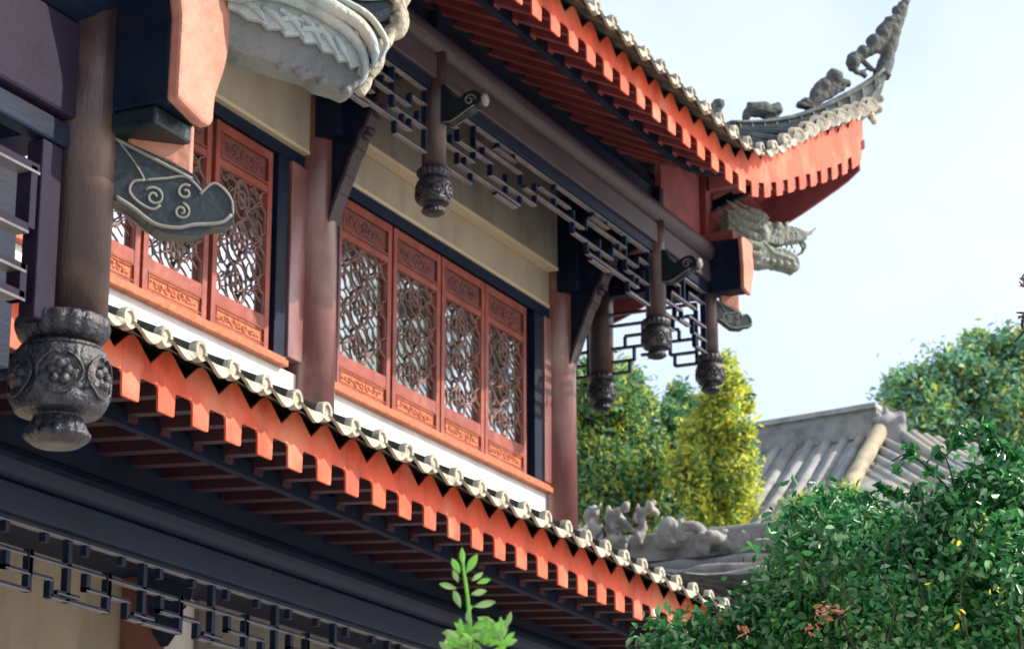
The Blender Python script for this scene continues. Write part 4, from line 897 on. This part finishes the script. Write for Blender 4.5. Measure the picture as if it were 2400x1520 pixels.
for gi, (nm, mt) in enumerate((('bright_leaves', L_br), ('pale_leaves', L_brl))):
    lm = MB()
    for x, y, ang, L, c in LV:
        if c != gi: continue
        an = math.radians(ang + rq.uniform(-14, 14)); L *= rq.uniform(.85, 1.3); o = pw_(x, y + (34 if y < 1440 else 4), 6 + rq.uniform(-.05, .05)); u = (RT * math.cos(an) + UP * math.sin(an) + FW * rq.uniform(-.4, .4)).normalized(); v = u.cross(FW + UP * rq.uniform(-.6, .6)).normalized(); nn = u.cross(v)
        l = L * 6 / F_PX; P = []; wv = rq.uniform(.8, 1.25)
        for k in range(9):
            t = k / 8; wd = .17 * math.sin(math.pi * t ** 1.15) ** .9 * wv; P.append((t, wd))
        vs = [o + u * l * t + nn * (-.12 * l * t * t) for t, _ in P] + [o + u * l * t + v * l * wd + nn * (.05 * l - .12 * l * t * t) for t, wd in P] + [o + u * l * t - v * l * wd + nn * (.05 * l - .12 * l * t * t) for t, wd in P]
        lm.add(vs, [(i, i + 1, 9 + i + 1, 9 + i) for i in range(8)] + [(i, 18 + i, 18 + i + 1, i + 1) for i in range(8)])
    part(nm, lm, mt, spg, smooth=True, recalc=False)

# background trees
def tree(name, label, cat, cents, n, size, mats, probs, base, seed, tr=.18, clump=20, aspect=.36, group=None):
    t = root(name, label, cat, (base[0], base[1], GZ), group); rs = random.Random(seed)
    leaves('crown', cents, n, size, mats, probs, t, seed, aspect, .3, 4, clump=clump)
    m = MB(); m.tube([(base[0], base[1], GZ), (base[0] + .1, base[1], GZ + (base[2] - GZ) * .5), base], [tr, tr * .8, tr * .6], 10)
    limbs(m, base, cents, tr * .35, rs); part('trunk', m, bark, t, smooth=True); return t
wa = 37
dg = [.24, .30, .26, .12, .08]
c1 = [pxc(x, y, wa + random.Random(x).uniform(-.6, .6), r, 1.1, 1, None, mp) for x, y, r, mp in [(1370, 950, 55, dg), (1400, 900, 50, [.2, .3, .3, .2, .1]), (1350, 1060, 70, dg), (1430, 1000, 75, dg), (1480, 960, 50, [.3, .3, .2, .2, .1]), (1455, 900, 38, [.1, .2, .2, .5, .1]), (1490, 1060, 60, dg), (1440, 1120, 80, dg), (1470, 1060, 28, [0, .1, .3, .6, 0]), (1380, 1150, 60, dg), (1520, 1120, 45, dg), (1500, 1190, 50, dg), (1340, 900, 30, [.2, .3, .3, .1, .2])]]
p_ = pw_(1430, 1190, wa); tree('cypress_tree', 'dark green conifer with one yellow patch beside the end column', 'tree', c1, 60000, .115, [B_d, B_m, B_o, B_y, B_t], dg, (p_.x, p_.y, p_.z), 21, clump=22)
c2 = [pxc(x, y, wa + 1 + random.Random(x * 3).uniform(-.6, .6), r, 1.2, 1, None, mp) for x, y, r, mp in [(1590, 930, 26, [0, .3, .3, .2, .4]), (1580, 985, 26, [.1, .4, .2, .1, .4]), (1560, 1060, 42, [.4, .4, .1, .05, .2]), (1570, 1150, 48, [.5, .4, .1, .05, .1]), (1620, 960, 22, [0, .3, .3, .2, .4]), (1545, 1210, 45, [.5, .4, .1, .1, .1])]]
p_ = pw_(1565, 1210, wa + 1); tree('cypress_tree', 'thin blue green conifer in the middle between dark and yellow ones', 'tree', c2, 17000, .115, [B_d, B_m, B_o, B_y, B_t], dg, (p_.x, p_.y, p_.z), 22, .14)
yl = [.03, .12, .22, .63, .0]
c3 = [pxc(x, y, wa - 1 + random.Random(x * 5).uniform(-.5, .5), r, 1.35, 1, None, mp) for x, y, r, mp in [(1697, 858, 18, [0, 0, .6, .4, 0]), (1705, 905, 26, [0, 0, .5, .5, 0]), (1728, 935, 20, [0, 0, .6, .4, 0]), (1675, 965, 36, [0, .2, .4, .4, .2]), (1690, 1010, 46, yl), (1715, 1060, 42, yl), (1650, 1050, 46, [.1, .3, .2, .4, .1]), (1680, 1110, 56, yl), (1720, 1130, 36, yl), (1640, 1165, 34, [.3, .4, .2, .1, 0]), (1740, 1010, 16, yl), (1752, 1100, 16, yl), (1630, 1010, 22, [.2, .4, .3, .1, .1]), (1712, 960, 14, yl), (1668, 930, 12, [0, .2, .5, .3, .1]), (1690, 1190, 48, yl), (1655, 1220, 30, yl), (1715, 1215, 24, yl), (1690, 1275, 18, yl), (1745, 1150, 12, yl), (1748, 1190, 14, yl), (1742, 1040, 10, yl), (1735, 900, 8, [0, .1, .5, .4, 0]), (1665, 890, 10, [0, .2, .5, .3, 0]), (1742, 955, 9, yl), (1610, 1100, 36, [.4, .4, .1, .1, .1])]]
p_ = pw_(1690, 1220, wa - 1); tree('cypress_tree', 'bright yellow green conifer standing left of the far tiled roof', 'tree', c3, 50000, .11, [B_d, B_m, B_o, B_y, B_t], yl, (p_.x, p_.y, p_.z), 23, .16)
bt = [.12, .25, .18, .03, .42]
c4 = [pxc(x, y, 46 + random.Random(x * 9).uniform(-1.5, 1.5), r, .9, 1, None, mp) for x, y, r, mp in [(2120, 930, 45, bt), (2180, 910, 55, bt), (2170, 970, 60, bt), (2250, 880, 60, bt), (2300, 830, 50, [.0, .2, .5, .2, .3]), (2350, 850, 60, bt), (2410, 830, 60, [.0, .2, .5, .1, .3]), (2260, 960, 80, bt), (2340, 950, 90, bt), (2420, 930, 90, bt), (2300, 1040, 90, bt), (2400, 1050, 100, bt), (2190, 1020, 50, bt), (2300, 1110, 80, [.2, .4, .2, .1, .1]), (2460, 880, 80, bt)]]
p_ = pw_(2330, 1100, 46); tree('camphor_tree', 'large hazy blue green tree with rounded crown behind far roof at right', 'tree', c4, 46000, .17, [B_d, B_m, B_o, B_y, B_t], bt, (p_.x, p_.y, p_.z), 24, .35, 24)
c5 = [pxc(x, y, 33.5, r, 1, 1, None, [.05, .3, .4, .25, .1]) for x, y, r in [(1880, 1200, 40), (1930, 1180, 34), (1980, 1160, 30), (1840, 1240, 36), (1900, 1250, 50), (1980, 1210, 40), (1870, 1290, 40), (1955, 1280, 40)]]
p_ = pw_(1900, 1290, 33.5); tree('low_shrub', 'pale olive shrub growing below the far tiled roof slope', 'shrub', c5, 6000, .09, [B_d, B_m, B_o, B_y, B_t], bt, (p_.x, p_.y, p_.z), 25, .08, 14)
# tall tree outside the frame on the right, mirrored in the windows
c6 = [(40 + dx, 0 + dy, z, 2.2, 2.2, 1.7, 1) for dx, dy, z in ((0, 0, 9), (1, 2, 11), (-1, -1.5, 12), (1.5, -2, 14), (0, 1, 15), (-2, 2.5, 10), (2, 1, 8), (0, -3, 9.5))]
tree('camphor_tree', 'tall open crowned tree outside the right edge, mirrored in the windows', 'tree', c6, 3600, .3, [B_d, B_m, B_o, B_y, B_t], [.5, .3, .2, 0, 0], (40, 0, 7), 31, .3, 26)
# bare twig tips at the right edge
tg = root('bare_branch', 'thin brown twig tips entering at the middle of the right edge', 'branch', tuple(pw_(2600, 700, 9)))
tw = MB()
for ch in ([(2600, 700), (2480, 690), (2420, 670), (2396, 655), (2402, 640)], [(2480, 690), (2430, 735), (2396, 733), (2382, 732)], [(2430, 735), (2405, 770), (2388, 790), (2378, 802)], [(2402, 735), (2396, 760), (2400, 780)]):
    tw.tube(smoothcurve([tuple(pw_(x, y, 9)) for x, y in ch], 5), list(np.linspace(.008, .0025, (len(ch) - 1) * 5 + 1)), 5)
part('twig', tw, bark, tg, smooth=True)
lm = [pxc(2396, 665, 9, 12), pxc(2398, 742, 9, 9), pxc(2397, 775, 9, 8)]
leaves('dry_leaves', lm, 14, .03, [mat('dry brown leaf', (.20, .13, .10), .7, .3, 5)], [1], tg, 3, .4, .1, 6)
